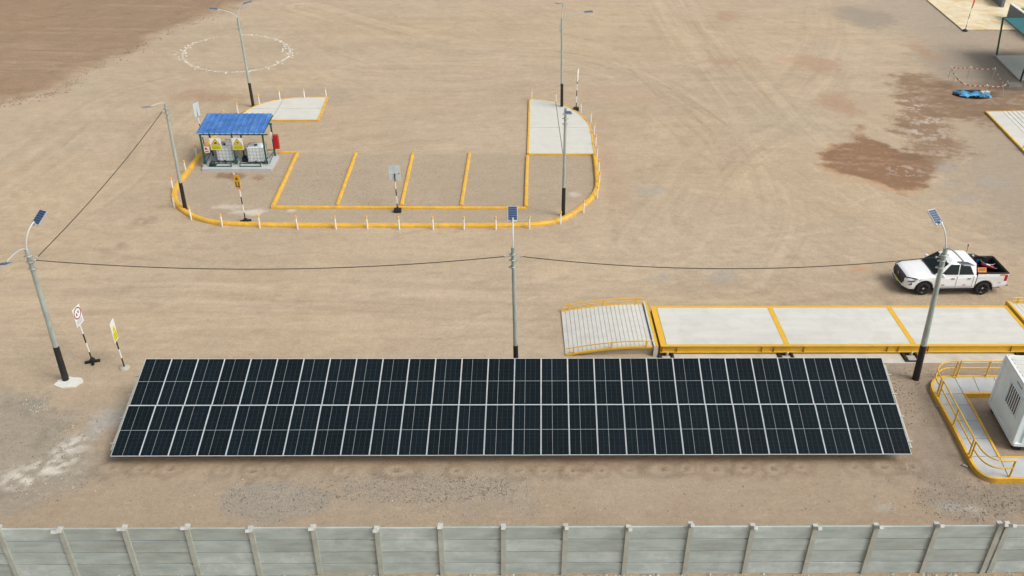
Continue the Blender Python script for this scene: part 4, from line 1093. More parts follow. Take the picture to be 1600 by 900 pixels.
def ramp(name, x0, x1, prof, label):
    """prof(x) height; x0 foot, x1 top"""
    r_ = thing(name, (x0, 36.1, 0), label, 'ramp', 'ramps at the ends of the weighbridge')
    n_ = 20; Y0_, Y1_ = 34.36, 38.02; s_ = 1 if x1 > x0 else -1
    for i in range(n_):
        a = x0+(x1-x0)*i/n_; b = x0+(x1-x0)*(i+1)/n_-s_*.022
        za, zb = prof(a), prof(b)
        vs = [(a, Y0_, za-.13), (b, Y0_, zb-.13), (b, Y1_, zb-.13), (a, Y1_, za-.13), (a, Y0_, za), (b, Y0_, zb), (b, Y1_, zb), (a, Y1_, za)]
        fs = [(0, 3, 2, 1), (4, 5, 6, 7), (0, 1, 5, 4), (2, 3, 7, 6), (0, 4, 7, 3), (1, 2, 6, 5)]
        if s_ < 0: fs = [f[::-1] for f in fs]
        MB().add(vs, fs).build('plank', M['rampc'], r_)
    # body below and joint shadow liner
    N_ = 12; top = [(x0+(x1-x0)*i/N_) for i in range(N_+1)]
    for y0, y1, nm in ((Y0_+.05, Y1_-.05, 'ramp_body'),):
        vs = [(x, y, prof(x)-.03) for x in top for y in (y0, y1)]+[(x, y, -.05) for x in top for y in (y0, y1)]
        m = 2*(N_+1); fs = []
        for i in range(N_):
            fs += [(2*i, 2*i+2, 2*i+3, 2*i+1), (2*i, m+2*i, m+2*i+2, 2*i+2), (2*i+1, 2*i+3, m+2*i+3, m+2*i+1)]
        fs += [(2*N_, m+2*N_, m+2*N_+1, 2*N_+1), (0, 1, m+1, m)]
        MB().add(vs, fs).build(nm, M['concrete_old'], r_)
    for y_, s2 in ((Y0_, -1), (Y1_, 1)):
        vs = []
        mbk = MB(); mbk2 = MB()
        for i in range(N_):
            a, b = top[i], top[i+1]
            mbk.bar((a, y_+s2*.045, prof(a)-.02), (b, y_+s2*.045, prof(b)-.02), .085, .10)
        mbk.build('edge_kerb', ym, r_)
        rh = .34
        MB().tube([(x, y_+s2*.05, prof(x)+rh) for x in top], .026, 8).build('rail', ym, r_)
        for q in (.09, .52, .92):
            x = x0+(x1-x0)*q
            MB().bar((x, y_+s2*.05, prof(x)-.05), (x, y_+s2*.05, prof(x)+rh), .06, .06).build('rail_post', ym, r_)
        if s2 > 0:
            MB().tube([(x, y_+s2*.05, prof(x)+rh*.5) for x in top], .024, 8).build('rail', ym, r_)
    xe = x1+s_*.13
    MB().box((xe, 36.2, .29), (.2, 3.98, .62)).build('end_wall', M['concrete'], r_)
    mb = MB(); mb.box((xe+s_*.107, 36.2, .37), (.012, 3.9, .5)); mb.box((xe+s_*.04, 36.2, .603), (.10, 3.99, .012)); mb.build('end_band', ym, r_)
    return r_
M['rampc'] = mat('ramp_concrete', (.61, .605, .55), .85, var=.07, vscale=2.5, grime=.35, gcol=(.5, .46, .38))
ramp('ramp', 2.86, 6.98, lambda x: .06+.44*sstepf((x-2.0)/4.6)*1.0, 'grooved concrete ramp with yellow side rails at the left end of the weighbridge') if False else None
def pr1(x):
    t = (x-2.86)/(6.98-2.86); return .05+.45*(1-(1-min(1, t*1.18))**1.7) if t < 1/1.18 else .5
ramp('ramp', 2.86, 6.98, pr1, 'grooved concrete ramp with yellow side rails at the left end of the weighbridge')
def pr2(x):
    t = (29.9-x)/(29.9-25.82); return .05+.45*(1-(1-min(1, max(0, t)*1.18))**1.7) if t < 1/1.18 else .5
ramp('ramp', 29.9, 25.82, pr2, 'grooved concrete ramp with yellow side rails beyond the right end of the weighbridge')

# ------------------------------------------------------------------ raised walkway with railing
WZ = .2
wk = thing('walkway', (20, 29, 0), 'raised concrete walkway edged and railed in yellow, wrapping round the white cabin', 'walkway')
def W(px, py): return at(px, py, WZ)
outr = [W(1640, 588), W(1565, 588), W(1492, 588)]+smooth_path([W(1480, 588), W(1465, 591), W(1457.5, 598), W(1457, 606), W(1462, 617)], 4)+[W(1469.5, 630), W(1489, 665)]+smooth_path([W(1514, 714), W(1526, 733), W(1540, 743.5), W(1556, 747.5), W(1577, 747.5)], 4)+[W(1640, 747.5)]
innr = [W(1640, 613.5), W(1505.5, 615), W(1515.5, 630), W(1561.5, 714.5), W(1640, 714.5)]
# slabs between cut lines: quads joined from the outlines
def seg(o0, o1, i0, i1): return outr[o0:o1+1], innr[i0:i1+1]
def slabp(P):
    g_ = sum(P, Vector())/len(P); P = [p+(g_-p).normalized()*.022 for p in P]
    MB().prism([(p.x, p.y) for p in P], -.02, WZ).build('slab', M['slab'], wk)
M['slab2'] = M['slab']
def lerpP(a, b, t): return a.lerp(b, t)
# top leg
yo, yi = outr[2].y, innr[1].y
xsl = [W(1505, 601).x+.0, W(1531, 601).x, W(1563, 601).x, W(1596, 601).x, W(1630, 601).x]
oxs = [W(1490.5, 588).x, W(1520, 588).x, W(1552, 588).x, W(1584, 588).x, W(1618, 588).x]; ixs = [innr[1].x, W(1531, 614).x, W(1563, 614).x, W(1596, 614).x, W(1630, 614).x]
for a in range(4):
    slabp([Vector((oxs[a], yo, WZ)), Vector((oxs[a+1], yo, WZ)), Vector((ixs[a+1], yi, WZ)), Vector((ixs[a], yi, WZ))])
# corner slab: from joint at px(1490,588)-(1505,615) round to the joint at y=616 px
k1 = 3
corner = [Vector((oxs[0], yo, WZ)), innr[1].copy(), W(1464, 616.5)]
co = [p for p in outr[3:] if p.y > W(1464, 616.5).y]
slabp([corner[1], corner[0]]+co+[corner[2]])
# left leg
jo = [W(1463.5, 616.5), W(1471, 632.5), W(1485, 657.5), W(1499.5, 685), W(1514, 713)]
ji = [innr[1], W(1517, 632.5), W(1530.5, 657.5), W(1545.5, 685), W(1561, 713.2)]
for a in range(4): slabp([jo[a], ji[a], ji[a+1], jo[a+1]])
# bottom corner and leg
bo = [p for p in outr if p.y < jo[4].y and p.x <= W(1577, 747.5).x+.01]
bo = sorted([p for p in bo], key=lambda p: math.atan2(p.y-ji[4].y, p.x-ji[4].x))
slabp([ji[4]]+[jo[4]]+[p for p in outr[12:] if p.y < jo[4].y-.02 and p.x < W(1576, 742).x]+[W(1577, 747.5)])
slabp([innr[3], W(1577, 747.5), W(1640, 747.5), W(1640, 714.5)])
sweep(MB(), [Vector((p.x, p.y, 0)) for p in outr], [(.055, -.05), (.055, WZ+.03), (-.055, WZ+.03), (-.055, -.05)]).build('outer_edge', M['yellow'], wk)
sweep(MB(), [Vector((p.x, p.y, 0)) for p in innr], [(.055, -.05), (.055, WZ+.03), (-.055, WZ+.03), (-.055, -.05)]).build('inner_edge', M['yellow'], wk)
rl = thing('railing', (19.2, 29, WZ), 'yellow tubular railing along the outer side of the raised walkway', 'railing')
RH = .88; RM = .50; rr_ = .034
def run_(pts):
    for h in (RH, RM):
        MB().tube([Vector((p.x, p.y, WZ+h)) for p in pts], rr_, 8).build('rail', ym, rl)
def rpost(p):
    MB().tube([Vector((p.x, p.y, 0.1)), Vector((p.x, p.y, WZ+RH))], .038, 8).box((p.x, p.y, WZ+.035), (.12, .12, .012)).build('rail_post', ym, rl)
o_ = Vector((0, 0, 0))
ri = .0
p_a, p_b, p_c, p_d = W(1640, 588.5), W(1540, 588.5), W(1494.5, 588.5), W(1489.5, 588.8)
run_([p_a, p_b, p_c]); [rpost(p) for p in (p_b, p_c, p_d, W(1595, 588.5))]
cv = smooth_path([p_d, W(1476, 588.8), W(1465, 592.5), W(1458.5, 600), W(1459.5, 608), W(1464, 616)], 5); run_(cv); rpost(W(1464, 616)); rpost(W(1466.5, 620))
run_([W(1466.5, 620), W(1489.5, 664.5), W(1513.5, 711)]); rpost(W(1489.5, 664.5)); rpost(W(1513.5, 711)); rpost(W(1516, 716))
cv = smooth_path([W(1516, 716), W(1527, 732), W(1541, 742), W(1557, 746), W(1577, 746)], 5); run_(cv); rpost(W(1577, 745.5))
for (a, b) in ((1467, 636), (1508, 728)):
    p = at(a, b); r = None
    mb = MB(); mb.blob((p.x-.05, p.y, .05), .09); mb.blob((p.x+.02, p.y-.06, .04), .07)
    solo(mb, 'stone', M['concrete_old'], (p.x, p.y, 0), 'lump of concrete lying at the foot of the walkway, %s' % ('near its far corner' if b < 700 else 'near its near corner'), 'stone')

# ------------------------------------------------------------------ white cabin
CX0, CX1, CY0, CY1, CZ0, CZ1 = 21.16, 27.2, 27.58, 30.32, .30, 2.82
cb = thing('site_cabin', (CX0, CY1, 0), 'white site cabin with a barred window, standing inside the walkway', 'cabin')
cb.rotation_euler = (0, 0, math.radians(-6.2))
M['cabin'] = mat('cabin_white', (.80, .90, .92), .4, var=.04, vscale=1.5, grime=.3, gcol=(.50, .53, .52))
M['cabinroof'] = mat('cabin_roof', (.62, .63, .58), .5, var=.06, vscale=2, grime=.4, gcol=(.5, .47, .38))
MB().box((CX0+(CX1-CX0)/2, 28.95, (CZ0+CZ1)/2), (CX1-CX0-.06, CY1-CY0-.06, CZ1-CZ0-.06)).build('core', M['cabin'], cb)
# left face wall panels around the window: corrugated wide ribs on the other sides
yw0, yw1, zw0, zw1 = 28.05, 29.25, 1.35, 2.35
for (ya, yb, za, zb) in ((CY0, yw0, CZ0, CZ1), (yw1, CY1, CZ0, CZ1), (yw0, yw1, CZ0, zw0), (yw0, yw1, zw1, CZ1)):
    MB().box((CX0+.005, (ya+yb)/2, (za+zb)/2), (.05, yb-ya-.004, zb-za-.004)).build('wall_panel', M['cabin'], cb)
for z_, h_ in ((CZ0+.06, .14), (CZ1-.06, .14)):
    MB().box((CX0-.005, 28.95, z_), (.09, CY1-CY0+.02, h_)).build('frame_rail', M['cabin'], cb)
    MB().box(((CX0+CX1)/2, CY0-.005, z_), (CX1-CX0, .09, h_)).build('frame_rail', M['cabin'], cb)
for y_ in (CY0+.04, CY1-.04):
    MB().box((CX0-.008, y_, (CZ0+CZ1)/2), (.1, .14, CZ1-CZ0-.26)).build('corner_post', M['cabin'], cb)
mb = MB()
for k in range(20): mb.box((CX0+.35+k*.29, CY0+.0, 1.55), (.14, .05, 2.2))
mb.build('front_ribs', M['cabin'], cb)
win = MB().box((CX0-.02, (yw0+yw1)/2, (zw0+zw1)/2), (.02, yw1-yw0, zw1-zw0)).build('window', M['glass'], cb)
mb = MB(); t_ = .05
for (y_, z_, dy, dz_) in (((yw0+yw1)/2, zw0, yw1-yw0+t_, t_), ((yw0+yw1)/2, zw1, yw1-yw0+t_, t_), (yw0, (zw0+zw1)/2, t_, zw1-zw0), (yw1, (zw0+zw1)/2, t_, zw1-zw0)):
    mb.box((CX0-.04, y_, z_), (.05, dy, dz_))
mb.build('window_frame', M['cabin'], win)
for k in range(7):
    y_ = yw0+(yw1-yw0)*(k+.5)/7
    MB().box((CX0-.06, y_, (zw0+zw1)/2), (.03, .05, zw1-zw0-.06)).build('window_bar', M['signw'], win)
MB().box((CX0-.03, 28.6, 2.62), (.04, .5, .05)).build('vent', M['steel'], cb)
# roof with ribs and white rim
MB().box(((CX0+CX1)/2, 28.95, CZ1+.01), (CX1-CX0-.1, CY1-CY0-.1, .03)).build('roof', M['cabinroof'], cb)
mb = MB()
for k in range(9): mb.box(((CX0+CX1)/2, CY0+.25+k*.28, CZ1+.035), (CX1-CX0-.3, .09, .03))
mb.build('roof_ribs', M['cabinroof'], cb)
mb = MB()
mb.box((CX0+.02, 28.95, CZ1+.03), (.1, CY1-CY0+.04, .09)); mb.box(((CX0+CX1)/2+.04, CY0+.02, CZ1+.03), (CX1-CX0, .1, .09)); mb.box(((CX0+CX1)/2+.04, CY1-.02, CZ1+.03), (CX1-CX0, .1, .09))
mb.build('roof_rim', M['signw'], cb)
for (x_, y_) in ((CX0+.25, CY0+.2), (CX0+.25, CY1-.2), (CX0+3, CY0+.2)):
    MB().box((x_, y_, .15), (.3, .25, .3)).build('support_block', M['black'], cb)

# ------------------------------------------------------------------ far right: canopy, grey walls, taped pit
cn = thing('canopy', at(1557, 87, .1), 'teal roofed canopy on thin dark green posts at the upper right edge', 'canopy')
ca_, cb_, cc_, cd_ = at(1567.5, 27.5, 3.5), at(1640, 26.5, 3.5), at(1640, 60, 3.5), at(1601, 53, 3.5)
q0 = [at(1567.5, 27.5, 3.5), at(1700, 26.5, 3.5), at(1700, 86, 3.5), at(1638, 86, 3.5)]
MB().prism([(p.x, p.y) for p in q0], 3.44, 3.5).build('roof', M['teal'], cn)
MB().bar(q0[0], q0[3], .08, .1).bar(q0[0], q0[1], .08, .1).build('roof_beam', M['green'], cn)
p = at(1557, 87, .1); MB().bar(p, q0[0], .12, .12).build('post', M['green'], cn)
MB().box((p.x, p.y, .1), (.4, .4, .12)).build('post_base', M['slab'], cn)
p = at(1594, 127, .1); MB().bar(p, Vector((p.x+.3, p.y+.3, 3.45)), .11, .11).build('post', M['black'], cn)
wl = thing('low_wall', at(1574, 26, .12), 'grey rendered wall with a white top edge on the stained pad, beside the teal canopy', 'wall')
a, b = at(1574, 27, .12), at(1625, 65, .12)
MB().bar(a+Vector((0, 0, .7)), b+Vector((0, 0, .7)), .2, 1.4).build('wall_body', M['greywall'] if 'greywall' in M else M.setdefault('greywall', mat('grey_render', (.16, .17, .19), .8, var=.12)), wl)
MB().bar(a+Vector((0, 0, 1.42)), b+Vector((0, 0, 1.42)), .3, .06).build('coping', M['signw'], wl)
wl = thing('low_wall', at(1565, 11, .12), 'short grey wall at the very top of the frame on the stained pad', 'wall')
a, b = at(1566, 11.5, .12), at(1530, -18, .12)
MB().bar(a+Vector((0, 0, .7)), b+Vector((0, 0, .7)), .3, 1.4).build('wall_body', M['greywall'], wl)
MB().bar(a+Vector((0, 0, 1.42)), b+Vector((0, 0, 1.42)), .36, .05).build('coping', M['signw'], wl)
r = thing('lime_drum', at(1597, 26, .12), 'lime green drum half hidden behind the teal canopy edge', 'drum')
MB().lathe([(.0, 0), (.32, 0), (.34, .3), (.32, .6), (.34, .85), (.3, .9), (0, .9)], 16, r.location).build('drum_body', M['lime'], r)
# small ramp at right edge
rp = [at(1540.5, 174, .12), at(1700, 169, .12), at(1700, 330, .12)]
rw = thing('side_ramp', rp[0], 'pale grooved ramp slab with thin yellow border at the right edge below the tarp', 'ramp')
a, b = at(1541, 174.5, .12), at(1610, 246, .12); c_, d_ = at(1566, 174, .12), at(1622, 230, .12)
MB().prism([(p.x, p.y) for p in (a, b, d_, c_)], -.05, .12).build('slab', M['concrete'], rw)
u_ = (d_-c_); v_ = Vector((1, 0, 0)); 
for k in range(14):
    p0 = c_+v_*(.02+k*.36); p1 = d_+v_*(.02+k*.36)
    MB().prism([(p.x, p.y) for p in (p0, p1, p1+v_*.32, p0+v_*.32)], -.05, .13+.01*k).build('plank', M['rampc'], rw)
for (s0, s1) in ((a, b), (a+Vector((0, .05, 0)), a+Vector((5.5, .15, 0)))):
    MB().bar(Vector((s0.x, s0.y, .09)), Vector((s1.x, s1.y, .09)), .10, .12).build('edge_band', M['yellow'], rw)
MB().bar(at(1597, 234, .12), at(1597, 234, .12)+Vector((.15, 0, .9)), .05, .05).bar(at(1597, 234, .12)+Vector((.15, 0, .9)), at(1597, 234, .12)+Vector((2, -.5, .9)), .05, .05).build('hand_rail', ym, rw)
# barricade tape
M['tape_r'] = mat('tape_red', (.42, .07, .04), .5); M['tape_w'] = mat('tape_white', (.62, .56, .46), .5)
M['stick'] = mat('rebar_stick', (.42, .38, .30), .8)
def tpost(px, py, h, label):
    p = at(px, py); r_ = thing('tape_post', p, label, 'stake', 'thin stakes holding the barricade tape')
    MB().tube([p, p+Vector((random.uniform(-.08, .08), 0, h))], .03, 6).build('stake', M['stick'], r_); MB().lathe([(.04, 0), (.06, .06), (0, .1)], 8, p+Vector((0, 0, h-.05))).build('stake_cap', M['signw'], r_)
    return p+Vector((0, 0, h))
tA = tpost(1482, 121.5, 1.0, 'thin stake at the far left corner of the taped area'); tB = tpost(1550, 124, 1.0, 'thin stake at the far right corner of the taped area')
tC = tpost(1565, 151, 1.0, 'thin stake at the near right corner of the taped area'); tD = tpost(1502, 149, 1.0, 'thin stake at the near left corner of the taped area')
tE = tpost(1537, 151, 1.0, 'thin stake on the near side beside the blue tarp end'); tF = tpost(1512, 122, 1.0, 'thin stake midway along the far side of the taped area')
tG = tpost(1572, 136, .5, 'short stake beside the small concrete block near the pad'); tH = tpost(1488, 134, .95, 'thin stake on the left side of the taped area')
def tape(a, b, label, n_=14, alpha=1):
    r_ = thing('barricade_tape', a, label, 'barricade tape', 'striped tape around the blue tarp'); d = b-a
    for i in range(n_):
        q0_, q1_ = i/n_, (i+.96)/n_
        z0 = -.22*4*q0_*(1-q0_)*.5; z1 = -.22*4*q1_*(1-q1_)*.5
        p0 = a+d*q0_+Vector((0, 0, z0-.05)); p1 = a+d*q1_+Vector((0, 0, z1-.05))
        MB().bar(p0, p1, .012, .09).build('stripe', M['tape_r' if i % 2 else 'tape_w'], r_)
tape(tA, tF, 'striped red and white tape along the left half of the far side', 9); tape(tF, tB, 'striped red and white tape along the right half of the far side', 9)
tape(tD, tE, 'striped red and white tape right above the blue tarp', 9); tape(tE, tC, 'striped red and white tape on the near side, right of the blue tarp', 7)
tape(tA, tH, 'short run of striped tape on the left side of the taped area, far half', 5); tape(tH, tD, 'short run of striped tape on the left side of the taped area, near half', 5); tape(tB, tC, 'striped tape down the right side of the taped area', 8)
tape(tC, tG, 'short striped tape leading to the small concrete block', 4)
mb = MB(); p = at(1583, 134)
mb.box((p.x, p.y, .1), (1.1, .7, .2)); solo(mb, 'concrete_block', M['concrete_old'], (p.x, p.y, 0), 'small pale concrete block beside the corner of the canopy pad', 'concrete block')
# blue tarp over the pit
mb = MB(); nx_, ny_ = 34, 16; a0 = at(1497, 147); vs = []
for j in range(ny_+1):
    for i in range(nx_+1):
        u = i/nx_; v = j/ny_
        x = tp.x-1.35+2.65*u; y = tp.y-.62+1.25*v-.25*u+.16*math.sin(u*9)*(v-.5)
        z = .14+.10*math.sin(u*21+v*5)*math.cos(v*9+u*3)+.06*math.sin(u*47+v*12)+random.uniform(-.02, .02)-.12*((2*u-1)**4+(2*v-1)**4)-.25*math.exp(-((u-.45)/.2)**2-((v-.8)/.2)**2)
        vs.append((x, y, z))
mb.add(vs, [(j*(nx_+1)+i, j*(nx_+1)+i+1, (j+1)*(nx_+1)+i+1, (j+1)*(nx_+1)+i) for j in range(ny_) for i in range(nx_)], 0, True)
o = solo(mb, 'blue_tarp', M['tarp'], (tp.x, tp.y, 0), 'crumpled bright blue tarp lying over a small pit inside the striped tape', 'tarp')
mm_ = o.modifiers.new('thick', 'SOLIDIFY'); mm_.thickness = .012
mb = MB(); q = 0
mb.prism([(tp.x-1.75, tp.y-.1), (tp.x-1.2, tp.y-.5), (tp.x-1.1, tp.y+.75), (tp.x+.9, tp.y+.75), (tp.x+1.0, tp.y+.1), (tp.x+.2, tp.y+.2), (tp.x-1.0, tp.y+.3)], -.1, .05)
solo(mb, 'black_patch', M['black_rubber'], (tp.x, tp.y, 0), 'flat black patch at the left and far edges of the blue tarp', 'plastic sheet')  # flat black shape along the left and far tarp edges
mb = MB(); p = at(1538, 147.5); mb.box((p.x, p.y, .2), (.75, .32, .12), Matrix.Rotation(.2, 3, 'Z'))
solo(mb, 'paving_block', M['concrete'], (p.x, p.y, 0), 'pale block weighing down the right end of the blue tarp', 'block')
# small litter on the bank
p = at(80, 29); mb = MB(); mb.blob((p.x-.3, p.y, p.y*0+4.2), .01)

# ------------------------------------------------------------------ pickup
S = 1.015
tr = thing('pickup_truck', (21.98-1.0*S, 40.58, 0), 'white double cab pickup parked facing left beyond the weighbridge', 'pickup')
tr.rotation_euler = (0, 0, math.radians(.4)); tr.scale = (S, S, S)
O0 = (0, 0, 0)
FA, RA, AR, WR = 1.0, 4.085, .47, .385
def ipl(x, pts):
    for (x0, y0), (x1, y1) in zip(pts[:-1], pts[1:]):
        if x <= x1: return y0+(y1-y0)*(x-x0)/(x1-x0)
    return pts[-1][1]
def hw(x): return ipl(x, [(0, .70), (.06, .78), (.16, .85), (.32, .90), (.6, .925), (4.9, .925), (5.15, .915), (5.25, .89)])
def zb(x):
    z = ipl(x, [(0, .44), (.25, .36), (.6, .36), (1.5, .40), (3.6, .42), (4.6, .44), (5.25, .54)])
    for a in (FA, RA):
        if abs(x-a) < AR: z = max(z, .39+math.sqrt(AR*AR-(x-a)**2))
    return z
def zs(x): return ipl(x, [(0, .84), (.15, .93), (.4, .99), (1.0, 1.05), (1.5, 1.11), (3.62, 1.17)])
def zt(x): return ipl(x, [(0, .88), (.1, .99), (.25, 1.06), (.6, 1.115), (1.0, 1.15), (1.5, 1.19), (3.62, 1.20)])
def stations(a, b, st=.05):
    xs = list(np.arange(a, b, st))+[b]
    for c_ in (FA, RA):
        for k in range(-16, 17):
            x = c_+AR*math.sin(k/16*PI/2)
            if a < x < b: xs.append(x)
    xs = sorted(xs); out = [xs[0]]
    for x in xs[1:]:
        if x-out[-1] > .006: out.append(x)
    return out
def loft(mb, rows, smooth=True, mi=0, flip=False):
    m = len(rows[0]); vs = [p for r_ in rows for p in r_]
    fs = [(i*m+k, (i+1)*m+k, (i+1)*m+k+1, i*m+k+1) for i in range(len(rows)-1) for k in range(m-1)]
    if flip: fs = [f[::-1] for f in fs]
    return mb.add(vs, fs, mi, smooth)
def half(x):
    w_, b_, s_, t_ = hw(x), zb(x), zs(x), zt(x)
    L_ = [(w_*.975, b_), (w_, b_+.04), (w_*1.0, b_+(s_-b_)*.35), (w_*.992, b_+(s_-b_)*.42), (w_*1.0, b_+(s_-b_)*.75), (w_*.985, s_-.03), (w_*.955, s_), (w_*.86, s_+(t_-s_)*.55), (w_*.84, s_+(t_-s_)*.62), (w_*.45, t_-.006), (0, t_)]
    return L_
rows = []
for x in stations(0, 3.6):
    h = half(x); r_ = [(x, -y, z) for y, z in h]+[(x, y, z) for y, z in h[::-1][1:]]
    rows.append(r_)
mb = MB(); loft(mb, rows, flip=True)
h = rows[0]; mb.add(h, [list(range(len(h)))])
mb.build('body', M['carwhite'], tr, org=O0)
MB().box((2.6, 0, .5), (4.9, 1.5, .32)).build('chassis', M['black'], tr, org=O0)
for a in (FA, RA):
    mb = MB(); mb.box((a, 0, .62), (.98, 1.66, .5)); mb.build('wheel_well', M['black'], tr, org=O0)
# bed
rows = []; rim = 1.27
for x in stations(3.64, 5.25):
    w_, b_ = hw(x), zb(x)
    h = [(w_*.975, b_), (w_, b_+.04), (w_, b_+.25*(rim-b_)), (w_*.992, .98), (w_*1.0, 1.0), (w_*.99, rim-.04), (w_*.97, rim), (w_-.10, rim)]
    rows.append([(x, -y, z) for y, z in h])
mb = MB(); loft(mb, rows, flip=True); loft(mb, [[(x, -y, z) for x, y, z in r_] for r_ in rows])
mb.box((5.235, 0, .93), (.05, 1.74, .66)); mb.build('cargo_bed', M['carwhite'], tr, org=O0)
mb = MB(); t_ = rim-.02; bi = .81
mb.box((4.43, bi, .98), (1.56, .06, .6)).box((4.43, -bi, .98), (1.56, .06, .6)).box((4.43, 0, .70), (1.56, 1.62, .05)).box((3.68, 0, .98), (.06, 1.62, .6)).box((5.185, 0, .97), (.05, 1.62, .58))
for s in (-1, 1): mb.box((4.43, s*.865, rim+.008), (1.60, .12, .03))
mb.box((5.235, 0, rim+.005), (.07, 1.70, .03)); mb.box((3.66, 0, rim+.005), (.07, 1.70, .03))
for s in (-1, 1): mb.box((4.08, s*.68, .82), (.9, .22, .22))
for k in range(8): mb.box((4.45, -.6+k*.17, .735), (1.5, .06, .02))
mb.build('bed_liner', M['black_rubber'], tr, org=O0)
# cabin
def cab(t):
    z = 1.13+(1.80-1.13)*t
    return z, ipl(t, [(0, 1.36), (.9, 2.07), (1, 2.28)]), ipl(t, [(0, 3.62), (.88, 3.53), (1, 3.40)]), ipl(t, [(0, .915), (.15, .90), (.88, .745), (1, .63)])
def ring(t):
    z, xf, xr, w_ = cab(t); c = .10
    zc = z
    return [(xf, -w_*.80, zc), (xf+.05+c*.5, -w_*.95, zc), (xf+.28, -w_, zc), ((xf+xr)/2, -w_, zc), (xr-.15, -w_, zc), (xr-.03, -w_*.93, zc), (xr, -w_*.82, zc),
            (xr, w_*.82, zc), (xr-.03, w_*.93, zc), (xr-.15, w_, zc), ((xf+xr)/2, w_, zc), (xf+.28, w_, zc), (xf+.05+c*.5, w_*.95, zc), (xf, w_*.80, zc)]
mb = MB(); ts = [0, .15, .5, .88, .95, 1.0]; rg = [ring(t) for t in ts]; m = 14; vs = [p for r_ in rg for p in r_]
fs = [(i*m+k, i*m+(k+1) % m, (i+1)*m+(k+1) % m, (i+1)*m+k) for i in range(len(ts)-1) for k in range(m)]
mb.add(vs, fs, 0, True)
top = rg[-1]; ctr = [(x*.9+2.84*.1, y*.8, z+.022) for x, y, z in top]; vs = list(top)+ctr
mb.add(vs, [(k, (k+1) % m, m+(k+1) % m, m+k) for k in range(m)]+[list(range(m, 2*m))], 0, False)
mb.build('cab', M['carwhite'], tr, org=O0)
def side_pt(t, x, s, off=.012):
    z, xf, xr, w_ = cab(t); return (x, s*(w_+off), z)
for s in (-1, 1):
    for (nm, xb0, xb1, xt0, xt1) in (('front_side_window', 1.74, 2.60, 2.20, 2.63), ('rear_side_window', 2.65, 3.42, 2.68, 3.16)):
        P = [side_pt(.14, xb0, s), side_pt(.14, xb1, s), side_pt(.88, xt1, s), side_pt(.88, xt0, s)]
        Q = [(x, y-s*.03, z) for x, y, z in P]
        f_ = [(0, 1, 2, 3), (7, 6, 5, 4), (0, 4, 5, 1), (1, 5, 6, 2), (2, 6, 7, 3), (3, 7, 4, 0)]
        if s > 0: f_ = [f[::-1] for f in f_]
        MB().add(P+Q, f_).build('side_window', M['glass'], tr, org=O0)
    P = [side_pt(.17, 3.36, s), side_pt(.22, 3.50, s), side_pt(.55, 3.38, s), side_pt(.80, 3.28, s)]
    # seams, handles, mirrors
    for x in (1.62, 2.60, 3.45):
        MB().box((x, s*.924, .82), (.012, .012, .62)).build('door_seam', M['ink'], tr, org=O0)
    MB().box((2.53, s*.926, .50), (1.85, .008, .012)).build('door_seam', M['ink'], tr, org=O0)
    for x in (2.38, 3.22):
        MB().box((x, s*.945, 1.0), (.17, .03, .035)).build('door_handle', M['ink'], tr, org=O0)
    o = MB().box((1.78, s*1.06, 1.22), (.14, .22, .17)).build('mirror', M['carwhite'], tr, org=O0); bev(o, .03)
    MB().box((1.80, s*.95, 1.16), (.08, .12, .05)).build('mirror_arm', M['ink'], tr, org=O0)
    for a in (FA, RA):
        mb = MB()
        for k in range(-8, 8):
            a0, a1 = PI/2+k/8*PI/2, PI/2+(k+1)/8*PI/2
            p0, p1 = (a+AR*math.cos(a0), .39+AR*math.sin(a0)), (a+AR*math.cos(a1), .39+AR*math.sin(a1))
            q0_, q1_ = (a+(AR-.075)*math.cos(a0), .39+(AR-.075)*math.sin(a0)), (a+(AR-.075)*math.cos(a1), .39+(AR-.075)*math.sin(a1))
            V = [(p0[0], s*.94, p0[1]), (p1[0], s*.94, p1[1]), (q1_[0], s*.94, q1_[1]), (q0_[0], s*.94, q0_[1]), (p0[0], s*.80, p0[1]), (p1[0], s*.80, p1[1]), (q1_[0], s*.80, q1_[1]), (q0_[0], s*.80, q0_[1])]
            ff = [(0, 1, 2, 3), (0, 4, 5, 1), (3, 2, 6, 7)]; mb.add(V, ff); mb.add(V, [f[::-1] for f in ff])
        mb.build('arch_flare', M['black_rubber'], tr, org=O0)
    # side step
    MB().box((2.52, s*.93, .38), (2.0, .12, .05)).build('side_step', M['black'], tr, org=O0)
    # lamps
    V = [(.16, s*.862, .80), (.50, s*.935, .86), (.62, s*.937, .99), (.20, s*.70, .965), (.06, s*.62, .92), (.07, s*.66, .80)]
    mb = MB(); mb.add(V, [(0, 1, 2, 3, 4, 5)] if s < 0 else [(5, 4, 3, 2, 1, 0)]); 
    V2 = [(x-.05, y+s*.03, z+.02) for x, y, z in V]
    hl = MB().add(V+V2, ([(6, 7, 8, 9, 10, 11)] if s < 0 else [(11, 10, 9, 8, 7, 6)])+[(i, (i+1) % 6, (i+1) % 6+6, i+6) for i in range(6)]).build('headlight', M['lampglass'] if 'lampglass' in M else M.setdefault('lampglass', mat('headlight_glass', (.50, .55, .58), .1, spec=.8)), tr, org=O0)
    MB().bar((.03, s*.70, .985), (.52, s*.965, 1.005), .03, .04).bar((.10, s*.87, .82), (.44, s*.965, .86), .03, .04).build('headlight_surround', M['ink'], hl, org=O0)
    MB().add([(.20, s*.905, .60), (.33, s*.93, .62), (.31, s*.935, .78), (.24, s*.92, .66), (.14, s*.88, .64)], [(0, 1, 2, 3, 4)] if s < 0 else [(4, 3, 2, 1, 0)]).build('fog_light_recess', M['ink'], tr, org=O0)
    o = MB().box((5.13, s*.885, 1.02), (.16, .09, .36)).build('tail_light', M['red'], tr, org=O0); bev(o, .02)
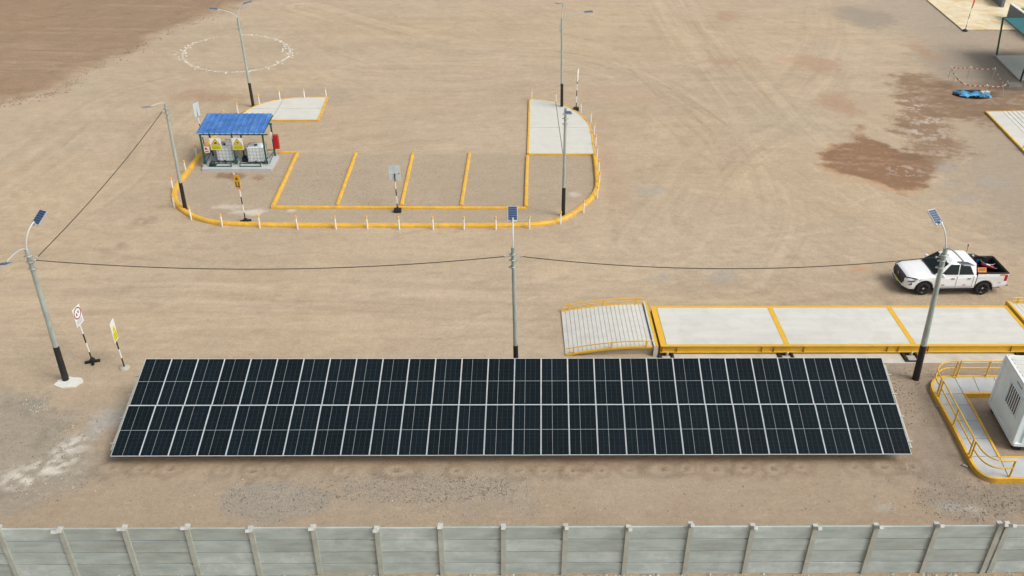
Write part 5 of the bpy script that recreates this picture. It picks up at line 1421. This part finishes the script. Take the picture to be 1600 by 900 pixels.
    for a in (FA, RA):
        MB().box((a+.50, s*.80, .42), (.03, .24, .30)).build('mud_flap', M['black_rubber'], tr, org=O0)
# windscreen
def ws(t, yy, off=.014):
    z, xf, xr, w_ = cab(t); return (xf-off+.02*abs(yy)/w_, yy, z+off*.7)
P = [ws(.07, -.80), ws(.07, .80), ws(.88, .66), ws(.88, -.66)]; Q = [(x+.05, y, z) for x, y, z in P]
MB().add(P+Q, [(3, 2, 1, 0), (0, 1, 5, 4), (1, 2, 6, 5), (2, 3, 7, 6), (3, 0, 4, 7)]).build('windscreen', M['glass'], tr, org=O0)
z0_, _, xr0, _ = cab(.2); z1_, _, xr1, _ = cab(.82)
P = [(xr0+.02, -.66, z0_), (xr0+.02, .66, z0_), (xr1+.03, .56, z1_), (xr1+.03, -.56, z1_)]; Q = [(x-.05, y, z) for x, y, z in P]
MB().add(P+Q, [(0, 1, 2, 3), (0, 4, 5, 1), (1, 5, 6, 2), (2, 6, 7, 3), (3, 7, 4, 0)]).build('rear_window', M['glass'], tr, org=O0)
MB().box((1.45, 0, 1.195), (.14, 1.5, .02)).build('cowl', M['ink'], tr, org=O0)
for y in (-.35, .3): MB().bar((1.45, y, 1.215), (1.75, y+.35, 1.40), .02, .02).build('wiper', M['ink'], tr, org=O0)
for y in (-.48, .48): MB().box((.95, y, 1.13), (1.0, .012, .015), Matrix.Rotation(-.07, 3, 'Y')).build('bonnet_crease', M['carwhite'], tr, org=O0)
for y in (-.45, -.15, .15, .45): MB().box((2.75, y, 1.828), (1.0, .03, .012)).build('roof_rib', M['carwhite'], tr, org=O0)
# nose
gr = MB().add([(-.03, -.60, .97), (-.03, .60, .97), (-.045, .66, .74), (-.035, .50, .50), (-.035, -.50, .50), (-.045, -.66, .74), (.09, -.62, 1.0), (.09, .62, 1.0), (.09, .68, .70), (.09, .52, .48), (.09, -.52, .48), (.09, -.68, .70)],
              [(0, 5, 4, 3, 2, 1), (0, 1, 7, 6), (1, 2, 8, 7), (2, 3, 9, 8), (3, 4, 10, 9), (4, 5, 11, 10), (5, 0, 6, 11)]).build('grille', M['ink'], tr, org=O0)
for z in (.60, .68, .76): MB().box((-.05, 0, z), (.015, .92, .018)).build('grille_bar', M['grillebar'] if 'grillebar' in M else M.setdefault('grillebar', mat('grille_bar', (.05, .05, .055), .3)), gr, org=O0)
mb = MB()
for i in range(20):
    a0, a1 = 2*PI*i/20, 2*PI*(i+1)/20
    V = [(-.065, .10*math.cos(a0), .85+.07*math.sin(a0)), (-.065, .10*math.cos(a1), .85+.07*math.sin(a1)), (-.065, .08*math.cos(a1), .85+.05*math.sin(a1)), (-.065, .08*math.cos(a0), .85+.05*math.sin(a0))]
    mb.add(V, [(0, 1, 2, 3), (3, 2, 1, 0)])
mb.box((-.06, 0, .85), (.012, .03, .12)).box((-.06, 0, .88), (.012, .13, .02)); mb.build('emblem', M['chrome'], gr, org=O0)
o = MB().box((.10, 0, .47), (.26, 1.30, .14)).build('front_bumper', M['carwhite'], tr, org=O0); bev(o, .04, 3)
MB().box((.16, 0, .37), (.30, 1.5, .10)).build('skid_plate', M['ink'], tr, org=O0)
MB().box((-.055, 0, .47), (.015, .36, .13)).build('number_plate', M['plate'] if 'plate' in M else M.setdefault('plate', mat('plate_yellow', (.62, .60, .10), .4)), tr, org=O0)
o = MB().box((5.33, 0, .56), (.16, 1.74, .16)).build('rear_bumper', M['steel'], tr, org=O0); bev(o, .03)
MB().box((5.27, 0, 1.05), (.02, .28, .06)).build('tailgate_handle', M['ink'], tr, org=O0)
# wheels
prof = [(.24, -.13), (.35, -.135), (.378, -.11), (.385, -.06), (.385, .06), (.378, .11), (.35, .135), (.24, .13)]
for a in (FA, RA):
    for s in (-1, 1):
        wl_ = MB().lathe(prof, 32, (a, s*.80, WR), axis='y').build('wheel', M['black_rubber'], tr, org=O0)
        mb = MB(); mb.lathe([(.245, -.115*s if s > 0 else .115), (.245, s*.13)], 28, (a, s*.80, WR), axis='y')
        mb.lathe([(0.001, s*.07), (.10, s*.085), (.20, s*.06), (.245, s*.13)], 28, (a, s*.80, WR), axis='y'); 
        for k in range(6):
            an = k*PI/3; mb.bar((a+.05*math.cos(an), s*.888, WR+.05*math.sin(an)), (a+.235*math.cos(an), s*.905, WR+.235*math.sin(an)), .06, .03, up=(0, 1, 0))
        mb.build('rim', M['rimdark'] if 'rimdark' in M else M.setdefault('rimdark', mat('dark_rim', (.035, .036, .038), .4, .5)), wl_, org=O0)
        MB().lathe([(0.001, s*.11), (.05, s*.108), (.055, s*.08)], 14, (a, s*.80, WR), axis='y').build('hub_cap', M['steel'], wl_, org=O0)
# stickers
MB().box((4.93, -.927, 1.20), (.30, .01, .075)).build('orange_sticker', M['orange'], tr, org=O0)
MB().box((.72, -.935, .93), (.12, .01, .03)).build('side_marker', M['steel'], tr, org=O0)
MB().box((4.85, -.93, .74), (.14, .01, .04)).build('badge', M['steel'], tr, org=O0)
for x in (1.95, 3.05): MB().box((x, -.93, .62), (.16, .012, .045)).build('badge', M['red'], tr, org=O0)
# things in the bed
def TW(x, y, z): 
    a = tr.rotation_euler.z; x *= S; y *= S
    return Vector((tr.location.x+x*math.cos(a)-y*math.sin(a), tr.location.y+x*math.sin(a)+y*math.cos(a), z*S))
p = at(1543.5, 409, 1.12); p.z = .74
r = thing('black_tub', p, 'big black open tub with a grey rim standing in the pickup bed', 'tub')
MB().lathe([(0.001, .02), (.31, .02), (.37, .40), (.345, .40), (.29, .06), (0.001, .05)], 28, (0, 0, 0)).build('tub_shell', M['black_rubber'], r, org=O0)
P = [(.365*math.cos(2*PI*i/28), .365*math.sin(2*PI*i/28), .41) for i in range(29)]; MB().tube(P, .022, 8, cap=False).build('rim', M['steel'], r, org=O0)
p = at(1526, 405, 1.1); p.z = .74
r = thing('jerrycan', p, 'blue plastic jerrycan in the pickup bed beside the black tub', 'jerrycan')
o = MB().box((0, 0, .24), (.36, .28, .46)).build('can_body', M['blue'], r, org=O0); bev(o, .05, 3)
MB().tube([(-.08, 0, .5), (-.06, 0, .56), (.06, 0, .56), (.08, 0, .5)], .02, 8).build('handle', M['blue'], r, org=O0); MB().lathe([(.05, .46), (.05, .52), (0, .53)], 12, (.12, 0, 0)).build('cap', M['signw'], r, org=O0)
p = at(1543, 416, 1.14)
r = thing('fire_extinguisher', p, 'dark red fire extinguisher lying slanted across the pickup bed', 'fire extinguisher'); r.rotation_euler = (0, .12, -.45)
MB().tube([(-.36, 0, 0), (-.33, 0, 0), (-.29, 0, 0), (.26, 0, 0), (.32, 0, 0), (.36, 0, 0)], [.03, .07, .095, .095, .07, .035], 16).build('cylinder', M.setdefault('darkred', mat('dark_red_enamel', (.22, .008, .02), .35)), r, org=O0)
MB().tube([(.36, 0, 0), (.42, 0, 0), (.45, 0, .06)], .03, 8).build('valve', M['steel'], r, org=O0); MB().box((0, -.0, .097), (.20, .11, .006)).build('label_patch', M['signw'], r, org=O0)
MB().tube([(.40, 0, .03), (.3, .13, .05), (0, .14, .02), (-.2, .12, .0)], .015, 6).build('hose', M['ink'], r, org=O0)
p = at(1534, 423, 1.12)
r = thing('orange_placard', p, 'small orange placard leaning inside the near side of the pickup bed', 'placard')
pl = MB().box((0, 0, .05), (.46, .03, .26), Matrix.Rotation(-.6, 3, 'X')).build('board', M['orange'], r, org=O0)
MB().box((0, -.02, .066), (.30, .012, .05), Matrix.Rotation(-.6, 3, 'X')).box((.02, .035, .125), (.38, .012, .03), Matrix.Rotation(-.6, 3, 'X')).build('lettering', M['rust'], pl, org=O0)
p = TW(3.78, .62, .75)
r = thing('machine', p, 'black machine with hoses and an aerial behind the pickup cab', 'machine')
o = MB().box((0, 0, .35), (.36, .42, .6)).build('housing', M['ink'], r, org=O0); bev(o, .04)
for k in range(3): MB().tube([(-.1+.12*k, -.3, .5), (-.05+.12*k, -.1, .82+.04*k), (.05+.12*k, .15, .75), (.15+.1*k, .22, .45)], .03, 8).build('hose', M['black_rubber'], r, org=O0)
MB().tube([(-.12, .1, .6), (-.14, .12, 1.35)], .012, 6).box((-.14, .12, 1.3), (.05, .05, .1)).build('aerial', M['ink'], r, org=O0)
MB().lathe([(.09, 0), (.1, .2), (.05, .26), (0, .27)], 14, (.12, -.1, .62)).build('filter', M['steel'], r, org=O0)
p = at(1522, 412, 1.0); p.z = .76
r = thing('toolbox', p, 'dark red toolbox on the bed floor just behind the pickup cab', 'toolbox')
o = MB().box((0, 0, .13), (.3, .22, .24)).build('box_body', M['red'], r, org=O0); bev(o, .02)
MB().tube([(-.08, 0, .25), (-.06, 0, .3), (.06, 0, .3), (.08, 0, .25)], .012, 6).build('handle', M['ink'], r, org=O0)
p = TW(3.98, .12, .74)
for k in range(3):
    pass
r = thing('roll_bar', TW(3.85, 0, 1.28), 'black tubular rack standing across the bed behind the cab', 'rack')
MB().tube([(-.02, -.72, -.4), (-.02, -.70, .1), (-.02, .45, .1)], .03, 8).build('tube', M['black'], r, org=O0) if False else None
MB().tube([(0, .76, 0), (.12, .74, .24), (.5, .74, .10), (.95, .76, .0)], .035, 8).build('rack_tube', M['black'], r, org=O0)
MB().tube([(0, .76, 0), (.02, .70, .22), (.02, .3, .24)], .03, 8).build('rack_tube', M['black'], r, org=O0)
